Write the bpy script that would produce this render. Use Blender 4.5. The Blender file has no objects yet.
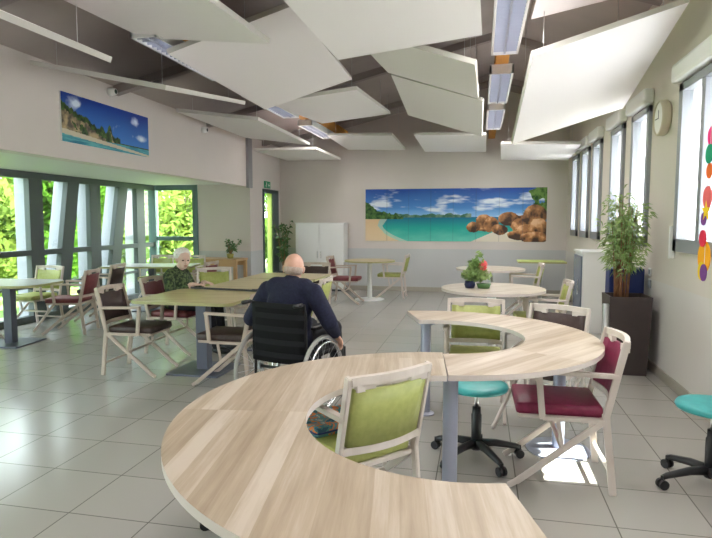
import bpy, bmesh, math, random
from mathutils import Vector, Matrix, Euler, noise
random.seed(7)
C = bpy.context.scene.collection
PI = math.pi
V = Vector
# ------------------------------------------------------------------ materials
def mat(name, col, rough=.6, metal=0., spec=.5, trans=0., emit=None, es=0., sheen=0.):
    m = bpy.data.materials.new(name); m.use_nodes = True
    b = m.node_tree.nodes['Principled BSDF']
    b.inputs['Base Color'].default_value = (*col, 1); b.inputs['Roughness'].default_value = rough
    b.inputs['Metallic'].default_value = metal; b.inputs['Specular IOR Level'].default_value = spec
    b.inputs['Transmission Weight'].default_value = trans
    if sheen: b.inputs['Sheen Weight'].default_value = sheen
    if emit: b.inputs['Emission Color'].default_value = (*emit, 1); b.inputs['Emission Strength'].default_value = es
    return m
def nt(m): return m.node_tree, m.node_tree.nodes['Principled BSDF']
def varied(name, c1, c2, scale, rough=.6, stretch=(1, 1, 1), bump=0., detail=3, spec=.5, lo=.35, hi=.65):
    m = mat(name, c1, rough, spec=spec); t, b = nt(m); N = t.nodes.new; L = t.links.new
    tc = N('ShaderNodeTexCoord'); mp = N('ShaderNodeMapping'); mp.inputs['Scale'].default_value = stretch
    ns = N('ShaderNodeTexNoise'); ns.inputs['Scale'].default_value = scale; ns.inputs['Detail'].default_value = detail
    cr = N('ShaderNodeValToRGB'); cr.color_ramp.elements[0].color = (*c1, 1); cr.color_ramp.elements[1].color = (*c2, 1)
    cr.color_ramp.elements[0].position = lo; cr.color_ramp.elements[1].position = hi
    L(tc.outputs['Object'], mp.inputs[0]); L(mp.outputs[0], ns.inputs[0]); L(ns.outputs[0], cr.inputs[0]); L(cr.outputs[0], b.inputs['Base Color'])
    if bump:
        bp = N('ShaderNodeBump'); bp.inputs['Strength'].default_value = bump; bp.inputs['Distance'].default_value = .004
        L(ns.outputs[0], bp.inputs['Height']); L(bp.outputs[0], b.inputs['Normal'])
    return m
M = {}
def wall_mat(name, up, low, zs):
    m = mat(name, up, .75, spec=.3); t, b = nt(m); N = t.nodes.new; L = t.links.new
    g = N('ShaderNodeNewGeometry'); s = N('ShaderNodeSeparateXYZ'); L(g.outputs['Position'], s.inputs[0])
    c = N('ShaderNodeMath'); c.operation = 'GREATER_THAN'; c.inputs[1].default_value = zs; L(s.outputs['Z'], c.inputs[0])
    ns = N('ShaderNodeTexNoise'); ns.inputs['Scale'].default_value = 1.3; L(g.outputs['Position'], ns.inputs[0])
    mx = N('ShaderNodeMix'); mx.data_type = 'RGBA'; mx.inputs[6].default_value = (*low, 1); mx.inputs[7].default_value = (*up, 1); L(c.outputs[0], mx.inputs[0])
    m2 = N('ShaderNodeMix'); m2.data_type = 'RGBA'; m2.blend_type = 'MULTIPLY'; m2.inputs[0].default_value = .12
    L(mx.outputs[2], m2.inputs[6]); L(ns.outputs[0], m2.inputs[7]); L(m2.outputs[2], b.inputs['Base Color'])
    return m
WALLUP = (.72, .65, .615); WALLLOW = (.60, .60, .60)
M['wall'] = wall_mat('wall_paint', WALLUP, WALLLOW, .90)
M['wall_right'] = wall_mat('wall_paint_right', (.74, .675, .61), (.74, .70, .665), .90)
M['ceiling'] = varied('ceiling_plaster', (.40, .345, .32), (.45, .39, .365), 1.2, .9)
M['beam'] = mat('dark_purlin', (.34, .29, .27), .85)
M['orange_wood'] = varied('orange_glulam', (.62, .25, .03), (.75, .34, .05), 6, .5, (1, .1, 1))
M['soffit'] = mat('soffit', (.66, .65, .60), .45)
M['frame_grey'] = mat('window_frame_grey', (.17, .20, .22), .45)
M['frame_dark'] = mat('mullion_grey', (.085, .10, .10), .55)
M['fin'] = mat('fin_render', (.34, .35, .39), .8)
M['frame_lilac'] = mat('frame_alu', (.30, .31, .34), .4)
M['white'] = mat('white_paint', (.82, .81, .79), .5)
M['panel'] = mat('acoustic_panel_white', (.84, .79, .785), .85)
M['panel_edge'] = mat('acoustic_panel_edge', (.62, .59, .55), .8)
M['white_gloss'] = mat('white_lacquer', (.80, .79, .77), .3)
M['chrome'] = mat('chrome', (.75, .76, .78), .15, 1)
M['steel'] = mat('brushed_steel', (.6, .61, .62), .3, 1)
M['leg_blue'] = mat('blue_grey_metal', (.36, .38, .48), .35, .3)
M['slate'] = mat('slate_metal', (.13, .14, .18), .4, .3)
M['black'] = mat('black_plastic', (.016, .016, .018), .45)
M['rubber'] = mat('tyre_grey', (.33, .32, .30), .8)
M['tan'] = varied('chair_wood_white', (.62, .54, .49), (.70, .62, .57), 9, .4, (1, 1, .2))
M['tan_dark'] = varied('chair_wood_beige', (.50, .40, .33), (.58, .48, .40), 9, .45, (1, 1, .2))
M['green'] = varied('lime_vinyl', (.36, .385, .11), (.42, .445, .14), 30, .45)
M['green_yellow'] = varied('yellow_green_vinyl', (.36, .39, .10), (.42, .44, .13), 30, .5)
M['brown'] = varied('dark_brown_vinyl', (.045, .025, .022), (.06, .035, .03), 30, .5)
M['maroon'] = varied('maroon_vinyl', (.20, .012, .05), (.25, .02, .07), 30, .45)
M['red'] = varied('red_brown_vinyl', (.15, .025, .03), (.19, .035, .04), 30, .5)
M['teal'] = varied('teal_vinyl', (.04, .36, .36), (.05, .42, .41), 20, .4)
M['edge_white'] = mat('table_edging', (.66, .58, .54), .4)
M['edge_green'] = mat('table_edging_lime', (.40, .38, .18), .4)
M['planter'] = varied('anthracite_planter', (.050, .035, .034), (.062, .045, .043), 4, .55)
M['soil'] = varied('soil', (.05, .03, .02), (.10, .06, .04), 60, .95)
M['blue'] = mat('blue_plastic', (.012, .03, .16), .4)
M['leaf'] = varied('bamboo_leaf', (.15, .26, .06), (.34, .44, .16), 5, .5)
M['leaf_dark'] = varied('dark_leaf', (.03, .09, .02), (.07, .16, .04), 5, .5)
M['stem'] = varied('bamboo_cane', (.22, .09, .04), (.33, .16, .07), 8, .6)
M['trunk'] = varied('bark', (.10, .07, .05), (.2, .15, .1), 9, .9)
M['wood_desk'] = varied('desk_wood', (.50, .30, .14), (.60, .38, .19), 7, .45, (.2, 1, 1))
M['skin'] = varied('skin', (.62, .34, .25), (.70, .42, .32), 14, .5)
M['skin_pale'] = varied('skin_elderly', (.66, .44, .36), (.74, .52, .43), 14, .5)
M['navy'] = varied('navy_wool', (.006, .007, .026), (.012, .014, .042), 60, .9, bump=.3)
M['trouser'] = mat('dark_trouser', (.012, .012, .016), .9)
M['blouse'] = varied('green_patterned_blouse', (.015, .03, .012), (.10, .14, .05), 38, .85, lo=.45, hi=.6)
M['white_hair'] = varied('white_hair', (.70, .67, .62), (.85, .83, .79), 50, .8, bump=.6)
M['grey_hair'] = varied('short_grey_hair', (.40, .29, .24), (.52, .40, .35), 70, .8)
M['eye'] = mat('eye', (.03, .02, .02), .2)
M['lip'] = mat('lip', (.45, .17, .14), .5)
M['clock_face'] = mat('clock_face', (.85, .83, .78), .4)
M['clock_rim'] = mat('clock_rim', (.60, .52, .40), .4)
M['sign_green'] = mat('exit_sign_green', (.01, .30, .12), .5)
M['grass'] = varied('lawn', (.09, .19, .035), (.15, .27, .06), 3, .95)
M['silver_reflector'] = mat('louvre_aluminium', (.45, .47, .55), .45, .5)
M['tube'] = mat('fluorescent_tube', (.9, .9, .9), .4, emit=(.88, .90, 1.), es=.9)
for n, c in dict(pink=(.85, .03, .22), emerald=(0, .32, .16), orange=(.9, .16, .02), coral=(.9, .16, .16), yellow=(.9, .62, .01), purple=(.20, .06, .28), crimson=(.8, .02, .07), amber=(.95, .42, .0)).items():
    M['paper_' + n] = mat('paper_' + n, c, .8)
def pattern_mat():
    m = mat('coral_print_fabric', (.1, .2, .25), .85); t, b = nt(m); N = t.nodes.new; L = t.links.new
    tc = N('ShaderNodeTexCoord'); ns = N('ShaderNodeTexNoise'); ns.inputs['Scale'].default_value = 14; ns.inputs['Distortion'].default_value = 1.2
    cr = N('ShaderNodeValToRGB'); e = cr.color_ramp; e.interpolation = 'CONSTANT'
    e.elements[0].color = (.05, .13, .22, 1); e.elements[1].color = (.10, .28, .30, 1); e.elements[1].position = .42
    a = e.elements.new(.52); a.color = (.78, .22, .06, 1); a = e.elements.new(.60); a.color = (.16, .30, .32, 1); a = e.elements.new(.68); a.color = (.5, .5, .42, 1)
    L(tc.outputs['Object'], ns.inputs[0]); L(ns.outputs[0], cr.inputs[0]); L(cr.outputs[0], b.inputs['Base Color']); return m
M['pattern'] = pattern_mat()
def plank_mat(name, ang, c1, c2, c3, rough=.35, w=.075):
    m = mat(name, c1, rough, spec=.4); t, b = nt(m); N = t.nodes.new; L = t.links.new
    tc = N('ShaderNodeTexCoord'); mp = N('ShaderNodeMapping'); mp.inputs['Rotation'].default_value = (0, 0, ang); L(tc.outputs['Object'], mp.inputs[0])
    m1 = N('ShaderNodeMapping'); m1.inputs['Scale'].default_value = (1 / w, 1 / .9, 1); L(mp.outputs[0], m1.inputs[0])
    br = N('ShaderNodeTexBrick'); br.inputs['Scale'].default_value = 1; br.inputs['Brick Width'].default_value = 1; br.inputs['Row Height'].default_value = 1
    br.inputs['Mortar Size'].default_value = 0; br.offset = 0
    # staves as a white-noise per cell
    fl = N('ShaderNodeVectorMath'); fl.operation = 'FLOOR'
    nz = N('ShaderNodeTexNoise'); nz.inputs['Scale'].default_value = 5
    mm = N('ShaderNodeMapping'); mm.inputs['Scale'].default_value = (14, .9, 1); L(mp.outputs[0], mm.inputs[0])
    ns = N('ShaderNodeTexNoise'); ns.inputs['Scale'].default_value = 1.4; ns.inputs['Detail'].default_value = 5; ns.inputs['Roughness'].default_value = .65; L(mm.outputs[0], ns.inputs[0])
    mo = N('ShaderNodeMapping'); mo.inputs['Scale'].default_value = (90, 3, 1); L(mp.outputs[0], mo.inputs[0])
    nf = N('ShaderNodeTexNoise'); nf.inputs['Scale'].default_value = 1.; nf.inputs['Detail'].default_value = 3; L(mo.outputs[0], nf.inputs[0])
    L(m1.outputs[0], fl.inputs[0]); wn = N('ShaderNodeTexWhiteNoise'); wn.noise_dimensions = '2D'; L(fl.outputs[0], wn.inputs['Vector'])
    t.nodes.remove(br); t.nodes.remove(nz)
    ad = N('ShaderNodeMath'); ad.operation = 'MULTIPLY_ADD'; ad.inputs[1].default_value = .35; L(wn.outputs['Value'], ad.inputs[0]); L(ns.outputs[0], ad.inputs[2])
    a2 = N('ShaderNodeMath'); a2.operation = 'MULTIPLY_ADD'; a2.inputs[1].default_value = .22; L(nf.outputs[0], a2.inputs[0]); L(ad.outputs[0], a2.inputs[2])
    cr = N('ShaderNodeValToRGB'); e = cr.color_ramp; e.elements[0].color = (*c2, 1); e.elements[0].position = .50; e.elements[1].color = (*c3, 1); e.elements[1].position = 1.02
    k = e.elements.new(.76); k.color = (*c1, 1)
    L(a2.outputs[0], cr.inputs[0]); L(cr.outputs[0], b.inputs['Base Color']); return m
M['oak'] = plank_mat('pale_oak_laminate', -.14, (.45, .355, .26), (.34, .255, .175), (.58, .49, .40), .45, .07)
M['oak_far'] = plank_mat('pale_oak_laminate_far', .62, (.46, .365, .27), (.36, .27, .185), (.58, .49, .40), .45, .07)
M['oak_yellow'] = plank_mat('yellow_oak_laminate', 1.2, (.50, .40, .20), (.42, .32, .15), (.56, .47, .26), .3)
M['oak_pale'] = plank_mat('light_laminate', .8, (.54, .46, .37), (.47, .39, .30), (.60, .53, .44), .35)
M['grey_top'] = mat('pale_grey_laminate', (.62, .62, .58), .25)
M['green_lit_top'] = mat('green_lit_laminate', (.55, .66, .16), .4)  # lime tint paints in the green light on the tabletop
def floor_mat():
    m = mat('grey_floor_tiles', (.3, .3, .3), .3, spec=.5); t, b = nt(m); N = t.nodes.new; L = t.links.new
    g = N('ShaderNodeNewGeometry'); mp = N('ShaderNodeMapping'); mp.inputs['Location'].default_value = (-.23 + .003 + .45 * 40, -2.42 + .44 * 20, 0); L(g.outputs['Position'], mp.inputs[0])
    br = N('ShaderNodeTexBrick'); br.offset = 0; br.squash = 1
    for k, v in (('Scale', 1), ('Mortar Size', .0035), ('Mortar Smooth', .15), ('Bias', 0), ('Brick Width', .45), ('Row Height', .44)): br.inputs[k].default_value = v
    br.inputs['Color1'].default_value = (.38, .36, .33, 1); br.inputs['Color2'].default_value = (.41, .388, .357, 1); br.inputs['Mortar'].default_value = (.17, .158, .14, 1)
    L(mp.outputs[0], br.inputs[0])
    ns = N('ShaderNodeTexNoise'); ns.inputs['Scale'].default_value = 1.5; ns.inputs['Detail'].default_value = 2; L(g.outputs['Position'], ns.inputs[0])
    mx = N('ShaderNodeMix'); mx.data_type = 'RGBA'; mx.blend_type = 'SOFT_LIGHT'; mx.inputs[0].default_value = .1; L(br.outputs['Color'], b.inputs['Base Color'])
    b.inputs['Roughness'].default_value = .2
    bp = N('ShaderNodeBump'); bp.inputs['Strength'].default_value = .4; bp.inputs['Distance'].default_value = .002; bp.invert = True; L(br.outputs['Fac'], bp.inputs['Height']); L(bp.outputs[0], b.inputs['Normal'])
    return m
M['floor'] = floor_mat()
def glass_mat():
    m = bpy.data.materials.new('clear_glass'); m.use_nodes = True; t = m.node_tree; t.nodes.clear(); N = t.nodes.new
    o = N('ShaderNodeOutputMaterial'); mx = N('ShaderNodeMixShader'); tr = N('ShaderNodeBsdfTransparent'); tr.inputs[0].default_value = (.93, .97, .95, 1)
    gl = N('ShaderNodeBsdfGlossy'); gl.inputs['Roughness'].default_value = .02; lw = N('ShaderNodeLayerWeight'); lw.inputs[0].default_value = .5; pw = N('ShaderNodeMath'); pw.operation = 'POWER'; pw.inputs[1].default_value = 4; t.links.new(lw.outputs['Facing'], pw.inputs[0]); fr = N('ShaderNodeMath'); fr.operation = 'MULTIPLY_ADD'; fr.inputs[1].default_value = .5; fr.inputs[2].default_value = .03; t.links.new(pw.outputs[0], fr.inputs[0])
    t.links.new(fr.outputs[0], mx.inputs[0]); t.links.new(tr.outputs[0], mx.inputs[1]); t.links.new(gl.outputs[0], mx.inputs[2]); t.links.new(mx.outputs[0], o.inputs[0]); return m
M['glass'] = glass_mat()
def translucent(name, col, tcol, k=.5, clear=0.):
    m = bpy.data.materials.new(name); m.use_nodes = True; t = m.node_tree; t.nodes.clear(); N = t.nodes.new
    o = N('ShaderNodeOutputMaterial'); mx = N('ShaderNodeMixShader'); mx.inputs[0].default_value = k
    d = N('ShaderNodeBsdfDiffuse'); d.inputs[0].default_value = (*col, 1); tl = N('ShaderNodeBsdfTranslucent'); tl.inputs[0].default_value = (*tcol, 1)
    t.links.new(d.outputs[0], mx.inputs[1]); t.links.new(tl.outputs[0], mx.inputs[2])
    if clear:
        m2 = N('ShaderNodeMixShader'); m2.inputs[0].default_value = clear; tr = N('ShaderNodeBsdfTransparent')
        t.links.new(mx.outputs[0], m2.inputs[1]); t.links.new(tr.outputs[0], m2.inputs[2]); t.links.new(m2.outputs[0], o.inputs[0])
    else: t.links.new(mx.outputs[0], o.inputs[0])
    return m
M['sheer'] = translucent('sheer_curtain', (.75, .75, .8), (.50, .50, .56), .6, .02)
M['curtain'] = translucent('lime_curtain', (.55, .60, .22), (.6, .7, .2), .5)
def tree_leaf(name, c, tc): 
    m = translucent(name, c, tc, .45); return m
M['leaf_out'] = tree_leaf('tree_leaf_bright', (.07, .17, .02), (.13, .26, .03))
M['leaf_out2'] = tree_leaf('tree_leaf_yellow', (.13, .20, .04), (.22, .30, .05))
M['leaf_out3'] = tree_leaf('tree_leaf_deep', (.03, .09, .015), (.06, .15, .02))
def vcol_mat(name, rough=.3):
    m = mat(name, (1, 1, 1), rough, spec=.4); t, b = nt(m); a = t.nodes.new('ShaderNodeVertexColor'); a.layer_name = 'Col'; t.links.new(a.outputs[0], b.inputs['Base Color']); return m
M['print'] = vcol_mat('photo_print')
# ------------------------------------------------------------------ mesh helpers
def bm_(): return bmesh.new()
def obj(name, bm, m, parent=None, smooth=False, loc=None):
    me = bpy.data.meshes.new(name); bm.normal_update(); bm.to_mesh(me); bm.free()
    for x in (m if isinstance(m, (list, tuple)) else [m]): me.materials.append(x)
    if smooth: me.polygons.foreach_set('use_smooth', [True] * len(me.polygons))
    o = bpy.data.objects.new(name, me); C.objects.link(o)
    if parent: o.parent = parent
    if loc: o.location = loc
    return o
def tag(o, label, cat, group=None):
    o['label'] = label; o['category'] = cat
    if group: o['group'] = group
    return o
def thing(name, label, cat, loc=(0, 0, 0), rz=0, group=None):
    o = bpy.data.objects.new(name, None); o.empty_display_size = .1; C.objects.link(o); o.location = loc; o.rotation_euler = (0, 0, rz)
    return tag(o, label, cat, group)
def struct(name, bm, m, parent=None, smooth=False):
    o = obj(name, bm, m, parent, smooth)
    if not parent: o['kind'] = 'structure'
    return o
def sempty(name, loc=(0, 0, 0)):
    o = bpy.data.objects.new(name, None); o.empty_display_size = .1; C.objects.link(o); o.location = loc; o['kind'] = 'structure'; return o
def dup(root, loc, rz, label, group=None):
    r = root.copy(); C.objects.link(r); r.location = loc; r.rotation_euler = (0, 0, rz); r['label'] = label
    if group: r['group'] = group
    def rec(a, b):
        for ch in a.children:
            c = ch.copy(); C.objects.link(c); c.parent = b; rec(ch, c)
    rec(root, r); return r
def box(bm, a, b, bev=0., mi=0):
    a = V(a); b = V(b); c = (a + b) / 2; s = b - a
    r = bmesh.ops.create_cube(bm, size=1, matrix=Matrix.Translation(c) @ Matrix.Diagonal((abs(s.x), abs(s.y), abs(s.z), 1)))
    vs = r['verts']; fs = {f for v in vs for f in v.link_faces}
    for f in fs: f.material_index = mi
    if bev:
        es = list({e for v in vs for e in v.link_edges})
        bmesh.ops.bevel(bm, geom=es, offset=bev, segments=2, affect='EDGES', profile=.6)
    return bm
def bar(bm, p, q, w, d, ref=(0, 1, 0), bev=.004, mi=0):
    p = V(p); q = V(q); z = (q - p); l = z.length; z.normalize(); y = V(ref); x = y.cross(z)
    if x.length < 1e-4: y = V((1, 0, 0)); x = y.cross(z)
    x.normalize(); y = z.cross(x)
    R = Matrix((x, y, z)).transposed().to_4x4()
    r = bmesh.ops.create_cube(bm, size=1, matrix=Matrix.Translation((p + q) / 2) @ R @ Matrix.Diagonal((w, d, l, 1)))
    for f in {f for v in r['verts'] for f in v.link_faces}: f.material_index = mi
    if bev: bmesh.ops.bevel(bm, geom=list({e for v in r['verts'] for e in v.link_edges}), offset=bev, segments=2, affect='EDGES')
    return bm
def tube(bm, pts, r, n=8, cap=True, closed=False):
    pts = [V(p) for p in pts]; k = len(pts); rr = r if isinstance(r, (list, tuple)) else [r] * k
    prev = None; rings = []
    for i, p in enumerate(pts):
        if closed: t = pts[(i + 1) % k] - pts[i - 1]
        else: t = pts[min(i + 1, k - 1)] - pts[max(i - 1, 0)]
        t.normalize()
        if prev is None:
            u = t.orthogonal().normalized()
        else:
            u = prev - t * prev.dot(t)
            u = u.normalized() if u.length > 1e-5 else t.orthogonal().normalized()
        prev = u; w = t.cross(u)
        rings.append([bm.verts.new(p + (u * math.cos(2 * PI * j / n) + w * math.sin(2 * PI * j / n)) * rr[i]) for j in range(n)])
    for i in range(k if closed else k - 1):
        a = rings[i]; b = rings[(i + 1) % k]
        for j in range(n): bm.faces.new((a[j], a[(j + 1) % n], b[(j + 1) % n], b[j]))
    if cap and not closed:
        bm.faces.new(rings[0][::-1]); bm.faces.new(rings[-1])
    return bm
def cyl(bm, c, r, z0, z1, n=24, r2=None):
    r2 = r if r2 is None else r2
    return lathe(bm, c, [(0, z0), (r, z0), (r2, z1), (0, z1)], n)
def lathe(bm, c, prof, n=24, mi=0):
    rings = []
    for (r, z) in prof:
        if r < 1e-6: rings.append([bm.verts.new((c[0], c[1], z))])
        else: rings.append([bm.verts.new((c[0] + r * math.cos(2 * PI * j / n), c[1] + r * math.sin(2 * PI * j / n), z)) for j in range(n)])
    for a, b in zip(rings, rings[1:]):
        for j in range(n):
            k = (j + 1) % n
            q = [a[0] if len(a) == 1 else a[j]] + ([] if len(a) == 1 else [a[k]]) + ([b[0]] if len(b) == 1 else [b[k], b[j]])
            if len(q) > 2: bm.faces.new(q).material_index = mi
    return bm
def ell(bm, c, r, rot=None, u=16, v=12):
    mt = Matrix.Translation(c) @ (rot.to_matrix().to_4x4() if rot else Matrix()) @ Matrix.Diagonal((*r, 1))
    bmesh.ops.create_uvsphere(bm, u_segments=u, v_segments=v, radius=1, matrix=mt); return bm
def rbox_prism(bm, pts, z0, z1, mi_top=0, mi_side=1):
    lo = [bm.verts.new((p[0], p[1], z0)) for p in pts]; hi = [bm.verts.new((p[0], p[1], z1)) for p in pts]; n = len(pts)
    bm.faces.new(hi).material_index = mi_top; bm.faces.new(lo[::-1]).material_index = mi_side
    for i in range(n): bm.faces.new((lo[i], lo[(i + 1) % n], hi[(i + 1) % n], hi[i])).material_index = mi_side
    return bm
def rounded(w, d, r, n=6):
    o = []
    for sx, sy, a0 in ((1, 1, 0), (-1, 1, PI / 2), (-1, -1, PI), (1, -1, 1.5 * PI)):
        for k in range(n + 1):
            a = a0 + PI / 2 * k / n; o.append((sx * (w / 2 - r) + r * math.cos(a), sy * (d / 2 - r) + r * math.sin(a)))
    return o
# ------------------------------------------------------------------ room shell
XL, XR, YB, YK, XG = -4.35, 1.70, 12.1, -2.6, -6.45
RX, RZ, SL, SR = .2, 4.2, .24, .33
def roofz(x): return RZ - (RX - x) * SL if x < RX else RZ - (x - RX) * SR
struct('floor', box(bm_(), (-6.9, YK - .2, -.15), (XR + .25, YB + .2, 0)), M['floor'])
def sloped(bm, x0, x1, y0, y1, t0, t1):
    vs = [bm.verts.new((x, y, roofz(x) + t)) for t in (t0, t1) for y in (y0, y1) for x in (x0, x1)]
    for q in ((0, 1, 3, 2), (4, 6, 7, 5), (0, 4, 5, 1), (2, 3, 7, 6), (0, 2, 6, 4), (1, 5, 7, 3)): bm.faces.new([vs[i] for i in q])
    return bm
cb = bm_(); sloped(cb, XL - .2, RX, YK - .2, YB + .2, 0, .25); sloped(cb, RX, XR + .25, YK - .2, YB + .2, 0, .25)
struct('ceiling', cb, M['ceiling'])
for y in (1.5, 3.9, 6.3, 8.7, 11.1):
    b = bm_(); sloped(b, XL, RX, y - .05, y + .05, -.10, 0); sloped(b, RX, XR, y - .05, y + .05, -.10, 0); struct('trim_purlin', b, M['beam'])
for x in (.2, -2.86):
    struct('trim_beam', box(bm_(), (x - .065, YK, 3.16), (x + .065, YB, 3.40)), M['orange_wood'])
# back wall, gable
b = bm_(); xs = [XL - .2, RX, XR + .25]
f = [b.verts.new((x, y, z)) for y in (YB, YB + .2) for x, z in ((xs[0], 0), (xs[2], 0), (xs[2], roofz(xs[2]) + .02), (RX, RZ + .02), (xs[0], roofz(xs[0]) + .02))]
b.faces.new(f[:5]); b.faces.new(f[5:][::-1])
for i in range(5): b.faces.new((f[i], f[5 + i], f[5 + (i + 1) % 5], f[(i + 1) % 5]))
bmesh.ops.recalc_face_normals(b, faces=b.faces)
struct('wall_back', b, M['wall'])
struct('wall_front', box(bm_(), (-6.9, YK - .2, 0), (XR + .25, YK, 4.3)), M['wall'])
# right wall with window holes (Y ranges)
WZ0, WZ1 = 1.22, 2.66
WIN = [(4.45, 5.52), (6.42, 7.12), (7.50, 8.18), (8.80, 9.42), (9.72, 10.38), (10.76, 11.40), (-.2, .9), (1.5, 2.6), (3.25, 4.05)]
b = bm_(); ys = sorted(WIN); y = YK
for a, c in ys + [(YB, YB)]:
    box(b, (XR, y, 0), (XR + .25, a, 3.75)) if a > y else None
    if c > a: box(b, (XR, a, 0), (XR + .25, c, WZ0)); box(b, (XR, a, WZ1), (XR + .25, c, 3.75))
    y = c
struct('wall_right', b, M['wall_right'])
for i, (a, c) in enumerate(WIN):
    w = sempty('window_%d' % (i + 1), (XR, (a + c) / 2, WZ0))
    fb = bm_(); X0, X1 = XR - .035, XR + .05; y0 = a - (a + c) / 2; y1 = -y0; H = WZ1 - WZ0; t = .09
    def lb(q, r): box(fb, (q[0] - XR, q[1], q[2]), (r[0] - XR, r[1], r[2]), .004)
    lb((X0, y0, 0), (X1, y0 + t, H)); lb((X0, y1 - t, 0), (X1, y1, H)); lb((X0, y0, 0), (X1, y1, .11)); lb((X0, y0, H - .07), (X1, y1, H))
    if c - a > 1: lb((X0 + .01, -.04, .1), (X1, .04, H - .05))
    obj('window_frame', fb, M['frame_lilac'], w)
    obj('pane', box(bm_(), (.02, y0 + .05, .08), (.026, y1 - .05, H - .05)), M['glass'], w)
    obj('shutter_box', box(bm_(), (-.10, y0 - .04, H + .01), (0, y1 + .04, H + .17), .03), M['white_gloss'], w)
    # two sheer curtains get a low gap, shaped to let sun patches through
    cu = bm_(); n = 26; gap = .66 if i in (1, 8) else .06
    pts = [(.10 + .012 * math.sin(k * 1.9) , y0 + (y1 - y0) * k / n) for k in range(n + 1)]
    for k in range(n):
        z0 = gap if (i in (1, 8) and k > n * .18 and k < n * .82) else .06
        q = [cu.verts.new((pts[k][0], pts[k][1], z0)), cu.verts.new((pts[k + 1][0], pts[k + 1][1], z0)), cu.verts.new((pts[k + 1][0], pts[k + 1][1], H)), cu.verts.new((pts[k][0], pts[k][1], H))]
        cu.faces.new(q)
    obj('sheer_curtain', cu, M['sheer'], w)
    hd = bm_(); box(hd, (-.05, y1 + .02, -.07), (-.004, y1 + .06, .22), .008)
    if i == 0: obj('crank_handle', hd, M['white_gloss'], w)
    else: hd.free()
# left wall: bulkhead above the bay, and the stretch beyond it
b = bm_(); box(b, (XL - .2, YK, 2.15), (XL, 10.4, 3.2)); struct('wall_left', b, M['wall'])
b = bm_(); box(b, (XL - .2, 10.6, 0), (XL, 11.05, 2.15)); box(b, (XL - .2, 10.4, 2.15), (XL, YB, 3.2)); box(b, (XL - .2, 11.95, 0), (XL, YB, 2.15)); struct('wall_left_far', b, M['wall'])
b = bm_(); box(b, (-5.45, 10.4, 0), (XL, 10.6, 2.2)); struct('wall_left_return', b, M['wall'])
b = bm_(); box(b, (XG - .25, YK, 2.2), (XL - .2, 10.398, 2.42)); struct('trim_soffit', b, M['soffit'])
# grey strip on the bulkhead end
tag(obj('pipe_casing', box(bm_(), (XL + .002, 10.22, 2.12), (XL + .06, 10.4, 3.05), .005), mat('casing_grey', (.30, .29, .30), .6)), 'grey vertical pipe casing at the end of the upper left wall', 'casing')
# baseboards
for nm, a, c in (('baseboard_back', (XL, YB - .015, 0), (XR, YB, .09)), ('baseboard_right', (XR - .015, YK, 0), (XR, YB, .09)), ('baseboard_left', (XL, 10.6, 0), (XL + .015, 11.05, .09)), ('baseboard_left_return', (-5.45, 10.385, 0), (XL + .015, 10.4, .09))):
    struct(nm, box(bm_(), a, c, .003), mat(nm + '_tile', (.40, .36, .30), .5))
# glazed bay: leaning mullions, rails, glass, white fins
def slab_lean(bm, y0, y1, lean, w, x0, x1, z0=0, z1=2.2):
    vs = []
    for z, yc in ((z0, y0), (z1, y1)):
        for x in (x0, x1):
            for s in (-1, 1): vs.append(bm.verts.new((x, yc + s * w / 2, z)))
    for q in ((0, 1, 3, 2), (4, 6, 7, 5), (0, 4, 5, 1), (2, 3, 7, 6), (0, 2, 6, 4), (1, 5, 7, 3)): bm.faces.new([vs[i] for i in q])
    bmesh.ops.recalc_face_normals(bm, faces=bm.faces); return bm
# (Y at floor, Y at head)
MUL = [(7.25, 7.27), (7.70, 8.10), (8.56, 8.61), (8.96, 9.42), (9.91, 9.93)]
MUL += [(-1.6, -1.9), (-.6, -.2), (.9, .7), (2.0, 2.4), (3.5, 3.2), (4.4, 4.8), (6.0, 5.75)]
for i, (ya, yb) in enumerate(MUL):
    b = bm_(); slab_lean(b, ya, yb, 0, .26, XG - .04, XG + .05)
    struct('trim_mullion_%d' % (i + 1), b, M['frame_dark'])
    b = bm_(); slab_lean(b, ya, yb, 0, .14, XG - .26, XG - .05)
    struct('trim_fin_%d' % (i + 1), b, M['fin'])
b = bm_(); box(b, (XG - .04, YK, 2.10), (XG + .06, 10.4, 2.2)); box(b, (XG - .04, YK, 0), (XG + .06, 10.4, .10)); box(b, (XG - .04, YK, .98), (XG + .05, 10.4, 1.06)); box(b, (XG - .02, YK, .5), (XG + .04, 10.4, .54))
w = sempty('window_10', (XG, 4, 0)); o = obj('window_frame', b, M['frame_dark'], w); o.matrix_parent_inverse = Matrix.Translation((-XG, -4, 0))
o = obj('pane', box(bm_(), (XG - .003, YK, .1), (XG + .003, 10.4, 2.1)), M['glass'], w); o.matrix_parent_inverse = Matrix.Translation((-XG, -4, 0))
w = sempty('window_11', (-5.95, 10.45, 0)); b = bm_()
box(b, (XG - .08, 10.38, 0), (XG + .08, 10.48, 2.2)); box(b, (-5.56, 10.38, 0), (-5.45, 10.48, 2.2)); box(b, (XG, 10.40, 2.10), (-5.45, 10.46, 2.2)); box(b, (XG, 10.40, 0), (-5.45, 10.46, .1)); box(b, (XG, 10.40, 1.10), (-5.45, 10.46, 1.18))
o = obj('window_frame', b, mat('return_frame', (.12, .20, .19), .45), w); o.matrix_parent_inverse = Matrix.Translation((5.95, -10.45, 0))
o = obj('pane', box(bm_(), (XG, 10.43, .1), (-5.5, 10.436, 2.1)), M['glass'], w); o.matrix_parent_inverse = Matrix.Translation((5.95, -10.45, 0))
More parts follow.
